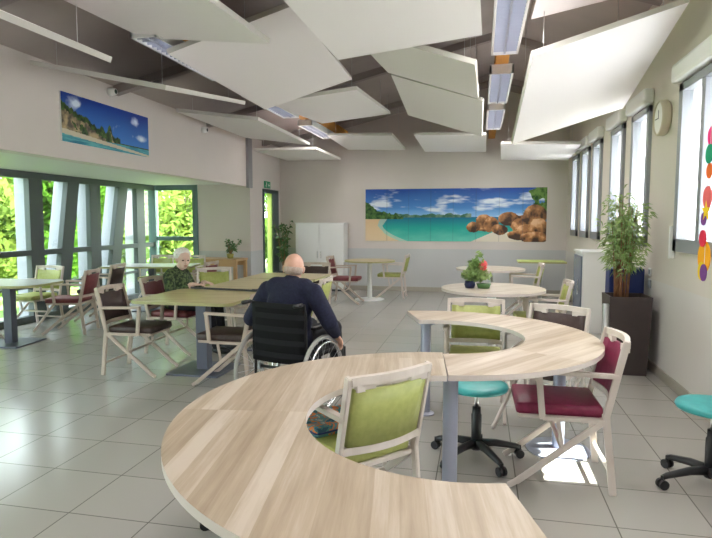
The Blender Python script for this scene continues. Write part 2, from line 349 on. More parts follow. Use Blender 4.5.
# door in the far left wall
w = sempty('door_1', (XL, 11.5, 0)); b = bm_()
for q, r in (((XL - .12, 11.05, 0), (XL + .02, 11.12, 2.15)), ((XL - .12, 11.60, 0), (XL + .02, 11.95, 2.15)), ((XL - .12, 11.05, 2.07), (XL + .02, 11.95, 2.15)), ((XL - .12, 11.05, 0), (XL + .02, 11.95, .08))): box(b, q, r, .003)
o = obj('door_frame', b, mat('door_teal_grey', (.09, .13, .14), .45), w); o.matrix_parent_inverse = Matrix.Translation((-XL, -11.5, 0))
o = obj('pane', box(bm_(), (XL - .06, 11.1, .05), (XL - .054, 11.62, 2.1)), M['glass'], w); o.matrix_parent_inverse = Matrix.Translation((-XL, -11.5, 0))
cu = bm_(); n = 12
for k in range(n):
    p = [(XL - .02 + .012 * math.sin(j * 1.7), 11.36 + .24 * j / n) for j in (k, k + 1)]
    cu.faces.new([cu.verts.new((p[0][0], p[0][1], .05)), cu.verts.new((p[1][0], p[1][1], .05)), cu.verts.new((p[1][0], p[1][1], 2.07)), cu.verts.new((p[0][0], p[0][1], 2.07))])
o = obj('curtain', cu, M['curtain'], w); o.matrix_parent_inverse = Matrix.Translation((-XL, -11.5, 0))
# ------------------------------------------------------------------ outside
b = bm_(); box(b, (-60, -30, -.5), (-6.9, 60, -.16)); box(b, (-6.9, 12.3, -.5), (60, 60, -.16)); struct('ground_outside', b, M['grass']); struct('added_paving_left', box(bm_(), (-7.8, -30, -.16), (-6.9, 12.4, -.13)), mat('added_grey_paving', (.30, .29, .27), .85))  # near paving strip is unseen, added to cut green bounce off the lawn
struct('terrace_outside', box(bm_(), (1.95, -30, -.5), (60, 12.3, -.16)), mat('pale_paving', (.7, .68, .65), .8))
def leafcloud(bm, blobs, n, s, mi=1):
    tot = sum(r[0] * r[1] * r[2] for _, r in blobs)
    for c, r in blobs:
        for _ in range(int(n * r[0] * r[1] * r[2] / tot)):
            d = V((random.gauss(0, 1), random.gauss(0, 1), random.gauss(0, 1))).normalized() * (random.random() ** .4)
            p = V(c) + V((d.x * r[0], d.y * r[1], d.z * r[2])); u = V((random.gauss(0, 1), random.gauss(0, 1), random.gauss(0, 1))).normalized(); w = u.orthogonal().normalized(); k = s * random.uniform(.6, 1.3)
            vs = [bm.verts.new(p + q) for q in (-u * k, w * k * .45, u * k, -w * k * .45)]
            bm.faces.new(vs).material_index = 0
    return bm
def tree(x, y, h, r, m, label, n=3000, low=False, s=.11):
    t = thing('tree', label, 'tree', (x, y, -.16), 0, 'trees outside the left windows')
    b = bm_(); tube(b, [(0, 0, 0), (.05, .03, h * .3), (-.04, .05, h * .55), (0, 0, h * .8)], [.11, .09, .06, .02], 8)
    for k in range(4):
        a = k * 1.7; tube(b, [(0, 0, h * (.3 + .08 * k)), (math.cos(a) * r * .5, math.sin(a) * r * .5, h * (.5 + .08 * k))], [.05, .02], 6)
    obj('trunk', b, M['trunk'], t)
    b = bm_(); bl = []
    for k in range(9):
        a = k * 2.4; q = r * .55 * (k / 9) ** .5; bl.append(((math.cos(a) * q, math.sin(a) * q, h * ((.2 if low else .45) + (.65 if low else .4) * random.random())), (r * .55, r * .55, r * .5)))
    leafcloud(b, bl, n, s); obj('foliage', b, m, t); return t
TL = [(-10.5, 12.8, 4.6, 1.9, 'leaf_out2', 'broad yellow-green tree outside, between the corner tree and the far tall tree'), (-11.2, 7.4, 4.8, 2.0, 'leaf_out', 'broad green tree outside behind the low bright tree'), (-8.6, 16.8, 4.6, 1.9, 'leaf_out', 'leafy tree outside behind the end pane on its left'), (-9.4, 6.6, 2.9, 1.3, 'leaf_out', 'bright green low tree outside the leftmost pane of the left glazing'), (-9.2, 8.9, 2.5, 1.1, 'leaf_out2', 'yellow-green bush outside the left glazing between the leaning mullions'),
 (-9.6, 11.6, 3.6, 1.4, 'leaf_out', 'bright green tree outside the corner of the left glazing'), (-7.4, 13.6, 3.0, 1.4, 'leaf_out2', 'sunlit yellow-green tree outside the end pane behind the elderly woman'),
 (-5.2, 15.3, 2.3, 1.1, 'leaf_out', 'green bush outside the end pane on its right'), (-11.5, 15.0, 5.0, 2.1, 'leaf_out3', 'deep green tall tree far outside the corner of the bay'),
 (-13.2, 9.5, 5.2, 2.3, 'leaf_out3', 'deep green tall tree far outside the left glazing'), (-12.5, 4.6, 4.6, 2.1, 'leaf_out2', 'pale green tree outside the near end of the left glazing'),
 (-9.0, 4.0, 2.8, 1.2, 'leaf_out', 'green bush outside the left glazing beside the round-cornered table'), (-6.0, 18.5, 4.8, 2.1, 'leaf_out', 'tall leafy tree behind the sunlit bush beyond the end pane')]
TL += [(-9.6, 14.2, 3.4, 1.2, 'leaf_out', 'round green bush outside, just past the bay corner'), (-12.6, 17.5, 5.5, 2.4, 'leaf_out', 'far broad tree outside beyond the bay corner'), (-14.5, 13.2, 5.6, 2.4, 'leaf_out2', 'farthest yellow-green tree outside the glazing')]
for x, y, h, r, m, l in TL: tree(x, y, h, r, M[m], l, 5200 if h < 4 else 6500, True)
# ------------------------------------------------------------------ pictures
def fbm(x, y, s=0):
    return noise.fractal(V((x, y, s * 7.3)), 1., 2., 5)
def mix(a, b, t): t = max(0, min(1, t)); return tuple(p + (q - p) * t for p, q in zip(a, b))
def beach(u, v):   # u 0..1 left to right, v 0..1 bottom to top
    X = u * 3.5
    hor = .46
    # sky
    c = mix((.10, .34, .75), (.015, .07, .38), (v - hor) / .5 * .9 + .1 * fbm(X, v))
    c = mix((.30, .55, .85), c, (v - hor) * 6)
    cl = fbm(X * 1.5 + 3, v * 6.5, 1) + .35 * math.exp(-((u - .62) / .22) ** 2) + .25 * math.exp(-((u - .27) / .08) ** 2 - ((v - .72) / .12) ** 2) - .45 * max(0, (v - .8)) * 4 * (u < .5)
    if v > hor: c = mix(c, (.78, .84, .93), (cl - .22) * 2.2 * (1 if v < .95 else .6))
    if v < hor:
        d = (hor - v) / hor
        c = mix((.01, .16, .30), (.02, .42, .36), d * 2.2); c = mix(c, (.16, .62, .50), (d - .45) * 1.6 + .2 * fbm(X * 3, v * 9, 2))
        # bay: sand to the left, arc
        e = .10 + .30 * d ** 2.0 + .02 * fbm(X * 2, v * 4, 3) 
        if d > .0:
            sx = .085 - .02 + .30 * max(0, d - .35) ** 1.7 if d > .35 else .065 + .10 * (.35 - d)
            if u < sx + .02 * fbm(X * 2, v * 5): c = mix((.72, .50, .28), (.82, .64, .42), d)
            elif u < sx + .035: c = mix((.6, .75, .62), c, .3)
        # sand near rocks
        if u > .60 + .3 * (1 - d) and d > .60: c = (.78, .70, .58)
    # far headland
    hh = hor + .05 * max(0, fbm(X * 4, 1, 5) + .8) * (1 if u < .62 else .0)
    if hor - .01 < v < hh and .18 < u < .60: c = mix((.05, .16, .10), (.25, .35, .25), fbm(X * 9, v * 9) + .3)
    # palms at left
    ph = hor - .03 + .28 * math.exp(-((u + .0) / .06) ** 2) + .12 * math.exp(-((u - .12) / .10) ** 2) + .04 * fbm(X * 12, 2, 6)
    if hor - .04 < v < ph and u < .22: c = mix((.01, .06, .015), (.10, .22, .05), fbm(X * 14, v * 14, 7) + .4)
    # rocks
    def rock(cx, cy, rx, ry, tone=0):
        nonlocal c
        q = ((u - cx) / rx) ** 2 + ((v - cy) / ry) ** 2 + .55 * fbm(X * 4, v * 3, 8)
        if q < 1:
            l = .40 + .35 * (v - cy) / ry - .25 * (u - cx) / rx + 1.0 * fbm(X * 7, v * 6, 9); c = mix((.07, .035, .025), (.62, .27, .10), l); c = mix(c, (.85, .55, .32), (l - .75) * 1.5)
    # palms right
    if u > .86:
        q = fbm(X * 6, v * 6, 11)
        if v > .50 and (u - .86) * 3.6 + q * .35 - abs(v - .78) * .9 > .16: c = mix((.01, .07, .01), (.16, .30, .06), fbm(X * 15, v * 15, 12) + .45)
    for r in ((.70, .26, .08, .07), (.90, .34, .10, .18), (.665, .38, .038, .12), (.61, .27, .035, .10), (.71, .30, .04, .14), (.75, .22, .05, .10), (.81, .42, .06, .13), (.86, .30, .045, .14), (.94, .46, .075, .20), (.97, .28, .05, .16), (.90, .22, .05, .10), (.84, .12, .05, .09), (.94, .08, .07, .10)): rock(*r)
    for k in range(1, 8):
        if abs(u - k / 8) < .0022: c = mix(c, (.05, .08, .12), .22)
    return c
def island(u, v):
    X = u * 2.6; hor = .20
    c = mix((.05, .22, .62), (.01, .04, .30), (v - hor) * 1.3 + .1 * fbm(X, v, 3))
    cl = fbm(X * 1.7 + 9, v * 2.2, 4)
    k = math.exp(-((u - .88 + .06 * v) / .07) ** 2 - ((v - .78) / .16) ** 2) + .9 * math.exp(-((u - .85) / .2) ** 2 - ((v - .42) / .10) ** 2) + .8 * math.exp(-((u - .16) / .05) ** 2 - ((v - .82) / .09) ** 2)
    c = mix(c, (.75, .83, .93), (cl + k * 1.3 - .55) * 1.5)
    if v < hor: c = mix((.03, .22, .34), (.12, .45, .50), fbm(X * 3, v * 22, 5) + .5)
    ph = .30 + .50 * max(0, 1 - u / .55) + .10 * fbm(X * 7, 2, 6) + .45 * math.exp(-((u - .5) / .03) ** 2) * .5
    if u > .62: ph = .2
    if hor - .02 < v < ph:
        c = mix((.012, .035, .012), (.08, .17, .03), fbm(X * 11, v * 9, 7) + .35)
        if fbm(X * 4.2, v * 4, 8) + .25 * (1 - u) > .18 and v < ph - .12: c = mix((.10, .08, .06), (.48, .36, .20), fbm(X * 9, v * 7, 9) + .5)
    if v < .27 - .22 * u and v > .16 - .16 * u: c = (.62, .55, .42)
    return c
def print_panel(fn, nu, nv):
    b = bm_(); cl = b.loops.layers.float_color.new('Col'); gr = [[b.verts.new((i / nu, j / nv, 0)) for i in range(nu + 1)] for j in range(nv + 1)]
    for j in range(nv):
        for i in range(nu):
            f = b.faces.new((gr[j][i], gr[j][i + 1], gr[j + 1][i + 1], gr[j + 1][i])); c = fn((i + .5) / nu, (j + .5) / nv)
            for l in f.loops: l[cl] = (*c, 1)
    return b
def picture(name, label, cat, fn, nu, nv, mtx, th=.02):
    t = thing(name, label, cat)
    b = print_panel(fn, nu, nv); b.transform(mtx @ Matrix.Translation((0, 0, th + .001))); obj('print', b, M['print'], t)
    b = box(bm_(), (0, 0, 0.002), (1, 1, th)); b.transform(mtx); obj('backing_board', b, M['white'], t); return t
# back wall mural: X -2.40..1.30, z 1.07..2.17 facing -Y
picture('wall_mural', 'wide panoramic beach photograph with turquoise bay and orange rocks on back wall', 'picture', beach, 460, 130,
        Matrix(((3.72, 0, 0, -2.41), (0, 0, -1, YB), (0, 1.10, 0, 1.065), (0, 0, 0, 1))))
picture('wall_picture', 'small blue tropical island photograph high on the left wall', 'picture', island, 240, 80,
        Matrix(((0, 0, 1, XL), (1.62, 0, 0, 5.32), (0, .52, 0, 2.33), (0, 0, 0, 1))))
# ------------------------------------------------------------------ ceiling panels
PANELS = [ # W,L, cx,cy,cz, rz,rx,ry, label
 (1.2, 2.4, -2.377, 3.47, 3.0, -.022, .026, .113, 'nearest white ceiling panel of the second row from the left, cut by the photo top'),
 (1.25, 2.4, -3.43, 2.855, 2.95, -.019, .008, .409, 'steeply tilted white ceiling panel at the top left, seen as a slanting edge'),
 (1.4, 1.8, -3.464, 5.624, 2.909, .025, .125, .208, 'thin edge-on white ceiling panel above the small blue wall picture'),
 (1.2, 2.4, .98, 3.90, 3.24, 0, .02, -.18, 'white ceiling panel cut by the photo top, right of the nearest light fixture'),
 (1.2, 2.4, -2.164, 5.929, 3.107, .012, -.014, -.275, 'large white ceiling panel left of centre, tilted up to its right'),
 (1.2, 2.4, -.629, 3.624, 2.921, -.017, -.01, -.10, 'large near white ceiling panel at the top centre'),
 (1.2, 2.3, -.628, 6.30, 3.11, .019, .084, .316, 'white ceiling panel tilted down to the right, just behind the large near centre panel'),
 (1.24, 1.85, -.583, 8.46, 3.10, -.031, -.106, .32, 'white ceiling panel tilted down to the right, left of the second light fixture'),
 (1.2, 1.6, -2.13, 10.95, 2.98, -.02, -.04, .03, 'small level white ceiling panel near the back wall, above the red chair'),
 (1.2, 1.8, -.518, 10.774, 2.897, -.012, -.039, .03, 'small level white ceiling panel near the back wall, above the mural'),
 (1.2, 2.4, -2.11, 8.372, 3.14, -.029, .055, -.093, 'mid-distance white ceiling panel behind the large left-of-centre panel'),
 (1.2, 2.4, -3.5, 8.44, 2.889, .005, -.006, .136, 'white ceiling panel close to the left wall, tilted slightly, greenish underside'),
 (1.2, 1.9, -3.52, 11.0, 2.789, .007, .006, .008, 'farthest left white ceiling panel, over the corner plant'),
 (1.2, 1.8, .925, 5.706, 2.726, .113, -.268, -.308, 'big white ceiling panel at the upper right, tilted up towards the window wall'),
 (1.25, 1.9, .97, 10.75, 2.70, -.036, -.031, .036, 'farthest right level white ceiling panel, by the last windows')]
for W, L, cx, cy, cz, rz, rx, ry, lab in PANELS:
    Rm = Matrix.Rotation(rz, 3, 'Z') @ Matrix.Rotation(ry, 3, 'Y') @ Matrix.Rotation(rx, 3, 'X')
    t = thing('acoustic_panel', lab, 'ceiling panel', (cx, cy, cz), 0, 'white acoustic panels hung from the ceiling')
    b = box(bm_(), (-W / 2, -L / 2, 0), (W / 2, L / 2, .045)); b.faces.ensure_lookup_table()
    for f in b.faces: f.material_index = 0 if abs(f.normal.z) > .5 else 1
    b.transform(Rm.to_4x4()); obj('panel', b, [M['panel'], M['panel_edge']], t)
    for sx in (-1, 1):
        for sy in (-1, 1):
            b = bm_(); p = Rm @ V((sx * W * .4, sy * L * .4, .045)); zt = roofz(cx + p.x) - cz
            if zt > p.z: obj('hanging_wire', tube(b, [p, (p.x, p.y, zt)], .0025, 5), M['steel'], t)
# ------------------------------------------------------------------ light fixtures
LAMPS = []
def fixture(x, y0, y1, lab, w=.25):
    t = thing('ceiling_light', lab, 'light', (x, (y0 + y1) / 2, 3.06), 0, 'louvred fluorescent fixtures under the orange beams'); h = (y1 - y0) / 2
    b = bm_(); box(b, (-w / 2, -h, 0), (-w / 2 + .02, h, .09)); box(b, (w / 2 - .02, -h, 0), (w / 2, h, .09)); box(b, (-w / 2, -h, 0), (w / 2, -h + .02, .09)); box(b, (-w / 2, h - .02, 0), (w / 2, h, .09)); box(b, (-w / 2, -h, .09), (w / 2, h, .10))
    obj('housing', b, M['white_gloss'], t)
    b = bm_(); n = int((y1 - y0) / .075)
    for k in range(1, n): box(b, (-w / 2 + .02, -h + k * 2 * h / n - .002, .01), (w / 2 - .02, -h + k * 2 * h / n + .002, .045))
    box(b, (-.008, -h + .02, .005), (.008, h - .02, .05)); obj('louvre', b, M['silver_reflector'], t)
    b = bm_()
    for s in (-1, 1): tube(b, [(s * w * .23, -h + .04, .065), (s * w * .23, h - .04, .065)], .013, 8)
    obj('tube', b, M['tube'], t)
    if not (x < 0 and 4 < y0 < 9): LAMPS.append((x, (y0 + y1) / 2, y1 - y0))
fixture(.2, 1.7, 3.35, 'added louvred fill light overhead, just above the photo top, right orange beam'); fixture(-2.86, 1.7, 3.35, 'added louvred fill light above the photo top, left orange beam'); fixture(.2, -.9, .75, 'added louvred fill light behind the camera, right orange beam'); fixture(-2.86, -.9, .75, 'added louvred fill light behind the camera, left orange beam')  # four unseen fixtures added to brighten the room
fixture(.2, 4.1, 5.75, 'nearest louvred ceiling light under the right orange beam'); fixture(.2, 6.45, 8.05, 'middle louvred ceiling light under the right orange beam'); fixture(.2, 8.5, 10.3, 'farthest louvred ceiling light under the right orange beam')
fixture(-2.86, 9.2, 10.7, 'louvred ceiling light of the left orange beam, nearest the back wall'); fixture(-2.86, 6.9, 8.5, 'louvred ceiling light half hidden behind the left-of-centre panel'); fixture(-2.86, 4.55, 6.1, 'louvred ceiling light glimpsed between the two upper left panels')
# small wall devices
for y, z, lab in ((6.17, 3.02, 'small white round spotlight on the left wall above the island picture'), (8.5, 2.93, 'tiny white detector on the left wall beside the tilted panel')):
    t = thing('wall_spotlight', lab, 'spotlight', (XL, y, z), 0)
    b = bm_(); lathe(b, (0, 0), [(0, 0), (.045, 0), (.05, .03), (.035, .09), (0, .09)], 16); b.transform(Matrix.Rotation(PI / 2, 4, 'Y')); obj('body', b, M['white_gloss'], t, True)
    b = bm_(); lathe(b, (0, 0), [(0, .09), (.028, .09), (0, .1)], 12); b.transform(Matrix.Rotation(PI / 2, 4, 'Y')); obj('lens', b, M['black'], t)
# clock
t = thing('wall_clock', 'round cream wall clock between the near window and its neighbour', 'clock', (XR, 5.95, 2.45))
def facing_left(b): b.transform(Matrix.Rotation(-PI / 2, 4, 'Y')); return b
obj('case', facing_left(lathe(bm_(), (0, 0), [(0, 0), (.15, 0), (.165, .02), (.165, .075), (.15, .085), (.145, .07)], 32)), M['clock_rim'], t, True)
obj('dial', facing_left(lathe(bm_(), (0, 0), [(0, .068), (.15, .068)], 32)), M['clock_face'], t)
b = bm_(); box(b, (-.004, 0, .072), (.004, .11, .074)); box(b, (-.005, -.005, .074), (.075, .005, .076)); obj('hand', facing_left(b), M['black'], t)
# switches
for z, lab in ((.97, 'upper small grey wall switch beside the bamboo'), (.85, 'lower small grey wall socket beside the bamboo')):
    t = thing('wall_switch', lab, 'switch', (XR, 6.26, z)); obj('plate', box(bm_(), (-.012, -.04, -.04), (0, .04, .04), .003), M['white'] if z > .9 else M['frame_lilac'], t); obj('rocker', box(bm_(), (-.018, -.022, -.025), (-.011, .022, .025), .003), M['frame_lilac'], t)
# exit sign
t = thing('exit_sign', 'small green emergency exit sign over the far left door', 'sign', (XL, 11.3, 2.17))
obj('plate', box(bm_(), (.0, -.16, 0), (.02, .16, .14), .002), M['sign_green'], t)
b = bm_(); box(b, (.02, .03, .055), (.023, .12, .075)); bar(b, (.022, .04, .065), (.022, .075, .105), .01, .004, bev=0); bar(b, (.022, .04, .065), (.022, .075, .025), .01, .004, bev=0)
ell(b, (.021, -.07, .112), (.003, .013, .013), u=10, v=6); bar(b, (.022, -.075, .10), (.022, -.09, .06), .018, .004, bev=0); bar(b, (.022, -.09, .06), (.022, -.055, .02), .011, .004, bev=0); bar(b, (.022, -.09, .06), (.022, -.13, .03), .011, .004, bev=0); bar(b, (.022, -.078, .095), (.022, -.045, .075), .009, .004, bev=0)
obj('pictogram', b, M['white'], t)
# paper garland at the near window
t = thing('paper_garland', 'string of bright coloured paper discs and a flower hanging in the near window', 'garland', (1.565, 4.47, 2.5))
obj('string', tube(bm_(), [(.0, 0, .17), (.0, 0, -.6), (.0, .01, -1.35)], .002, 5), M['white'], t)
def disc(r, y, z, m, th=.006, x=0): obj('paper_disc', tube(bm_(), [(x - th / 2, y, z), (x + th / 2, y, z)], r, 20), M['paper_' + m], t)
for r, px, py, m in ((.05, 0, 145, 'pink'), (.05, 0, 161, 'emerald'), (.04, 0, 176, 'orange'), (.06, -.01, 200, 'coral'), (.045, .04, 237, 'crimson'), (.085, .03, 254, 'amber'), (.045, .0, 268, 'purple'), (.05, .055, 267, 'yellow'), (.035, .045, 219, 'purple')):
    z = 1.48 - (py - 221.5) / 583 * 4.55 - 2.5; disc(r * 1.35, px, z, m, .006, .008 * math.sin(py))
b = bm_(); z = 1.48 - (212 - 221.5) / 583 * 4.55 - 2.5
pv = [b.verts.new((-.012, (.075 if k % 2 == 0 else .03) * math.cos(k * PI / 5 + .3), z + (.075 if k % 2 == 0 else .03) * math.sin(k * PI / 5 + .3))) for k in range(10)]
f = b.faces.new(pv); r = bmesh.ops.extrude_face_region(b, geom=[f]); bmesh.ops.translate(b, verts=[v for v in r['geom'] if isinstance(v, bmesh.types.BMVert)], vec=(.006, 0, 0)); bmesh.ops.recalc_face_normals(b, faces=b.faces); obj('paper_flower', b, M['paper_yellow'], t)
# ------------------------------------------------------------------ chairs
def pad(bm, w, d, h, c, bev=.02):
    box(bm, (c[0] - w / 2, c[1] - d / 2, c[2] - h / 2), (c[0] + w / 2, c[1] + d / 2, c[2] + h / 2), bev); return bm
W2 = .25
obj0 = obj
def make_chair(label, um, fm, group, loc, rz):
    t = thing('armchair', label, 'chair', loc, rz, group)
    def obj(name, b, m, par=None, smooth=False): b.transform(Matrix.Diagonal((1, .88, 1, 1))); return obj0(name, b, m, par, smooth)
    b = bm_(); pad(b, .46, .45, .065, (.01, 0, .445), .022); obj('seat', b, um, t, True)
    b = bm_(); 
    for s in (-1, 1): bar(b, (-.23, s * .215, .405), (.22, s * .215, .405), .022, .03)
    bar(b, (.21, -.22, .405), (.21, .22, .405), .022, .03); bar(b, (-.22, -.22, .405), (-.22, .22, .405), .022, .03); obj('seat_frame', b, fm, t)
    # curved backrest pad
    b = bm_(); n = 8; z0, z1 = .525, .790
    def bx(z, y): return -.235 - (z - .44) * .23 - .035 * (1 - (y / .22) ** 2)
    fr = {}
    for dx in (-.014, .016):
        for i in range(n + 1):
            y = -.222 + .444 * i / n
            for j, z in enumerate((z0, (z0 + z1) / 2, z1)):
                zz = z + (-.006 * (1 - (y / .22) ** 2) if j == 2 else 0); fr[(dx, i, j)] = b.verts.new((bx(z, y) + dx, y, zz))
    A, B = -.014, .016
    for i in range(n):
        for j in (0, 1):
            b.faces.new((fr[(B, i, j)], fr[(B, i + 1, j)], fr[(B, i + 1, j + 1)], fr[(B, i, j + 1)])); b.faces.new((fr[(A, i, j + 1)], fr[(A, i + 1, j + 1)], fr[(A, i + 1, j)], fr[(A, i, j)]))
        b.faces.new((fr[(A, i, 0)], fr[(A, i + 1, 0)], fr[(B, i + 1, 0)], fr[(B, i, 0)])); b.faces.new((fr[(B, i, 2)], fr[(B, i + 1, 2)], fr[(A, i + 1, 2)], fr[(A, i, 2)]))
    for i in (0, n):
        for j in (0, 1): b.faces.new([fr[(A, i, j)], fr[(B, i, j)], fr[(B, i, j + 1)], fr[(A, i, j + 1)]][::(1 if i == 0 else -1)])
    bmesh.ops.recalc_face_normals(b, faces=b.faces); obj('backrest', b, um, t, True)
    def rail(z, h, name, dz=0):
        b = bm_(); k = 10
        rings = []
        for i in range(k + 1):
            y = -.245 + .49 * i / k; x = bx(z, min(max(y, -.22), .22)); zz = z + dz * (1 - (y / .245) ** 2)
            rings.append([b.verts.new((x + a, y, zz + c)) for a, c in ((-.013, -h / 2), (.015, -h / 2), (.015, h / 2), (-.013, h / 2))])
        for r0, r1 in zip(rings, rings[1:]):
            for j in range(4): b.faces.new((r0[j], r0[(j + 1) % 4], r1[(j + 1) % 4], r1[j]))
        b.faces.new(rings[0]); b.faces.new(rings[-1][::-1]); bmesh.ops.recalc_face_normals(b, faces=b.faces); obj(name, b, fm, t)
    rail(.826, .036, 'top_rail', .004); rail(.505, .034, 'lower_rail')
    # short blocks either side of the hand slot
    for s in (-1, 1): obj('slot_block', box(bm_(), (bx(.80, .18) - .012, s * .165 - .055, .780), (bx(.80, .18) + .014, s * .165 + .055, .815), .002), fm, t)
    for s in (-1, 1):
        b = bm_(); y = s * W2
        bar(b, (-.275, y, 0), (-.225, y, .45), .038, .026); bar(b, (-.227, y, .43), (-.318, y, .845), .036, .026); obj('rear_leg', b, fm, t)
        b = bm_(); bar(b, (-.215, y, .405), (.235, y, .03), .034, .024); bar(b, (.215, y, .045), (.275, y, .008), .03, .024); bar(b, (.02, y, .40), (-.01, y, .23), .022, .02); obj('front_leg', b, fm, t)
        b = bm_(); bar(b, (-.285, y, .655), (.14, y * 1.02, .668), .024, .042, ref=(0, 1, 0)); bar(b, (.125, y, .665), (.10, y, .40), .034, .024); bar(b, (.10, y, .405), (-.22, y, .405), .022, .022); obj('armrest', b, fm, t)
    obj('stretcher', bar(bm_(), (-.01, -W2, .235), (-.01, W2, .235), .022, .022, ref=(1, 0, 0)), fm, t); obj('stretcher', bar(bm_(), (-.262, -W2, .12), (-.262, W2, .12), .02, .02, ref=(1, 0, 0)), fm, t)
    return t
D = math.radians
GL = 'lime green armchairs'; GB = 'dark brown armchairs'; GR = 'dark red armchairs'
cg = make_chair('white-framed lime green armchair standing inside the curve of the near table', M['green'], M['tan'], GL, (-.60, 2.60, 0), D(138))
cg2 = dup(cg, (-.02, 4.45, 0), D(270), 'lime green armchair pushed in at the far side of the S-shaped table', GL)
ch = make_chair('lime armchair at the right end of the near round table with the flower pot', M['green_yellow'], M['tan'], GL, (.62, 6.42, 0), D(180))
for x, y, a, l in ((.60, 9.0, 180, 'lime armchair at the right of the farther round table'), (-1.68, 10.98, 180, 'lime armchair right of the small round table by the back wall'), (-2.02, 6.27, 180, 'yellow-green armchair seen edge-on just right of the seated man'),
    (-6.05, 6.75, 268, 'green armchair behind the leftmost table against the glazing'), (-5.86, 9.45, 270, 'left of two green armchairs behind the pale table in the bay'), (-5.22, 9.5, 275, 'right of two green armchairs behind the pale table in the bay'), (-3.42, 6.98, 300, 'green armchair behind the long table, in front of the wooden desk')):
    dup(ch, (x, y, 0), D(a), l, GL)
cm = make_chair('maroon armchair with white frame at the right end of the S-shaped table', M['maroon'], M['tan'], GR, (.45, 3.42, 0), D(181))
cb_ = make_chair('dark brown armchair tucked in at the far right of the S-shaped table', M['brown'], M['tan'], GB, (.44, 4.22, 0), D(240))
cd = make_chair('dark brown armchair left of the pedestal table, facing right', M['brown'], M['tan_dark'], GB, (-3.27, 5.0, 0), D(2))
for x, y, a, l in ((-2.24, 4.84, 180, 'dark-seated armchair half hidden by the man in the wheelchair'), (-5.62, 7.55, 190, 'dark armchair by the glazing behind the red-backed chair'), (-2.48, 8.2, 270, 'dark armchair at the far end of the long table, beyond the man')):
    dup(cd, (x, y, 0), D(a), l, GB)
cr = make_chair('red-brown armchair behind the leftmost table, right of the green one', M['red'], M['tan_dark'], GR, (-5.36, 6.60, 0), D(195))
for x, y, a, l in ((-6.04, 5.72, 0, 'red-seated armchair at the left photo edge beside the leftmost table'), (-2.36, 10.1, 0, 'red armchair left of the small round table by the back wall'), (-4.50, 8.4, 180, 'red-backed armchair behind the elderly woman'), (-3.38, 5.90, 0, 'red-seated armchair the elderly woman sits on')):
    dup(cr, (x, y, 0), D(a), l, GR)
# ------------------------------------------------------------------ S-shaped table pieces
def ring_table(c, a0, a1, m, label, legs, R, r):
    t = thing('curved_table', label, 'table', (c[0], c[1], 0), 0, 'curved table segments forming an S'); n = 72
    b = bm_(); pts = [(R * math.cos(a0 + (a1 - a0) * i / n), R * math.sin(a0 + (a1 - a0) * i / n)) for i in range(n + 1)] ; ins = [(r * math.cos(a0 + (a1 - a0) * i / n), r * math.sin(a0 + (a1 - a0) * i / n)) for i in range(n + 1)]
    z0, z1 = .722, .75
    vo = [[b.verts.new((*p, z)) for p in pts] for z in (z0, z1)]; vi = [[b.verts.new((*p, z)) for p in ins] for z in (z0, z1)]
    for i in range(n):
        b.faces.new((vi[1][i], vo[1][i], vo[1][i + 1], vi[1][i + 1])).material_index = 0
        for q in ((vo[0][i], vi[0][i], vi[0][i + 1], vo[0][i + 1]), (vo[0][i], vo[0][i + 1], vo[1][i + 1], vo[1][i]), (vi[0][i + 1], vi[0][i], vi[1][i], vi[1][i + 1])): b.faces.new(q).material_index = 1
    for i in (0, n): b.faces.new((vo[0][i], vo[1][i], vi[1][i], vi[0][i])).material_index = 1
    bmesh.ops.recalc_face_normals(b, faces=b.faces); obj('tabletop', b, [m, M['edge_white']], t)
    for x, y, rb in legs:
        b = bm_(); lathe(b, (x - c[0], y - c[1]), [(0, 0), (rb, 0), (rb, .008), (rb * .6, .016), (.038, .02), (.038, .70), (.06, .70), (.06, .722), (0, .722)], 28); obj('leg', b, M['leg_blue'], t, False)
    return t
ring_table((-.08, 2.13), D(96.2), D(287), M['oak'], 'near C-shaped oak table segment filling the foreground', [(-.13, 2.86, .05), (-.80, 1.72, .05), (.02, 1.35, .05)], 1.05, .56)
ring_table((-.25, 3.68), D(-83.3), D(109), M['oak_far'], 'far C-shaped oak table segment with its curve to the right', [(-.39, 4.32, .07), (.52, 3.80, .20)], .99, .54)
# ------------------------------------------------------------------ other tables
def table(label, loc, rz, pts, top, edge, base='plate', pole=.05, polem=None, h=.75, bs=.27, group=None):
    t = thing('table', label, 'table', loc, rz, group); polem = polem or M['slate']
    obj('tabletop', rbox_prism(bm_(), pts, h - .028, h), [top, edge], t)
    b = bm_()
    if base == 'plate': box(b, (-bs, -bs, 0), (bs, bs, .018), .004); box(b, (-pole, -pole, .018), (pole, pole, h - .04)); box(b, (-.16, -.16, h - .04), (.16, .16, h - .028))
    else: lathe(b, (0, 0), [(0, 0), (bs, 0), (bs, .01), (bs * .3, .025), (pole, .03), (pole, h - .04), (.14, h - .04), (.14, h - .028), (0, h - .028)], 28)
    o = obj('pedestal', b, polem, t); return t
circ = lambda r, n=40: [(r * math.cos(2 * PI * k / n), r * math.sin(2 * PI * k / n)) for k in range(n)]
table('rounded oak pedestal table left of the man, with the black stick on it', (-2.67, 5.16, 0), 0, rounded(1.02, 1.0, .10), M['oak_yellow'], M['edge_green'], pole=.055)
table('yellow-oak table between the elderly woman and the man', (-2.52, 6.29, 0), 0, rounded(.98, 1.16, .03), M['oak_yellow'], M['edge_green'], pole=.05)
table('far section of the long yellow-oak table, behind the man', (-2.52, 7.30, 0), 0, rounded(.98, .80, .03), M['oak_yellow'], M['edge_green'], pole=.05)
table('pale round-cornered table at the left photo edge', (-5.55, 5.80, 0), D(6), rounded(1.10, .8, .22), M['grey_top'], M['edge_green'], pole=.05)
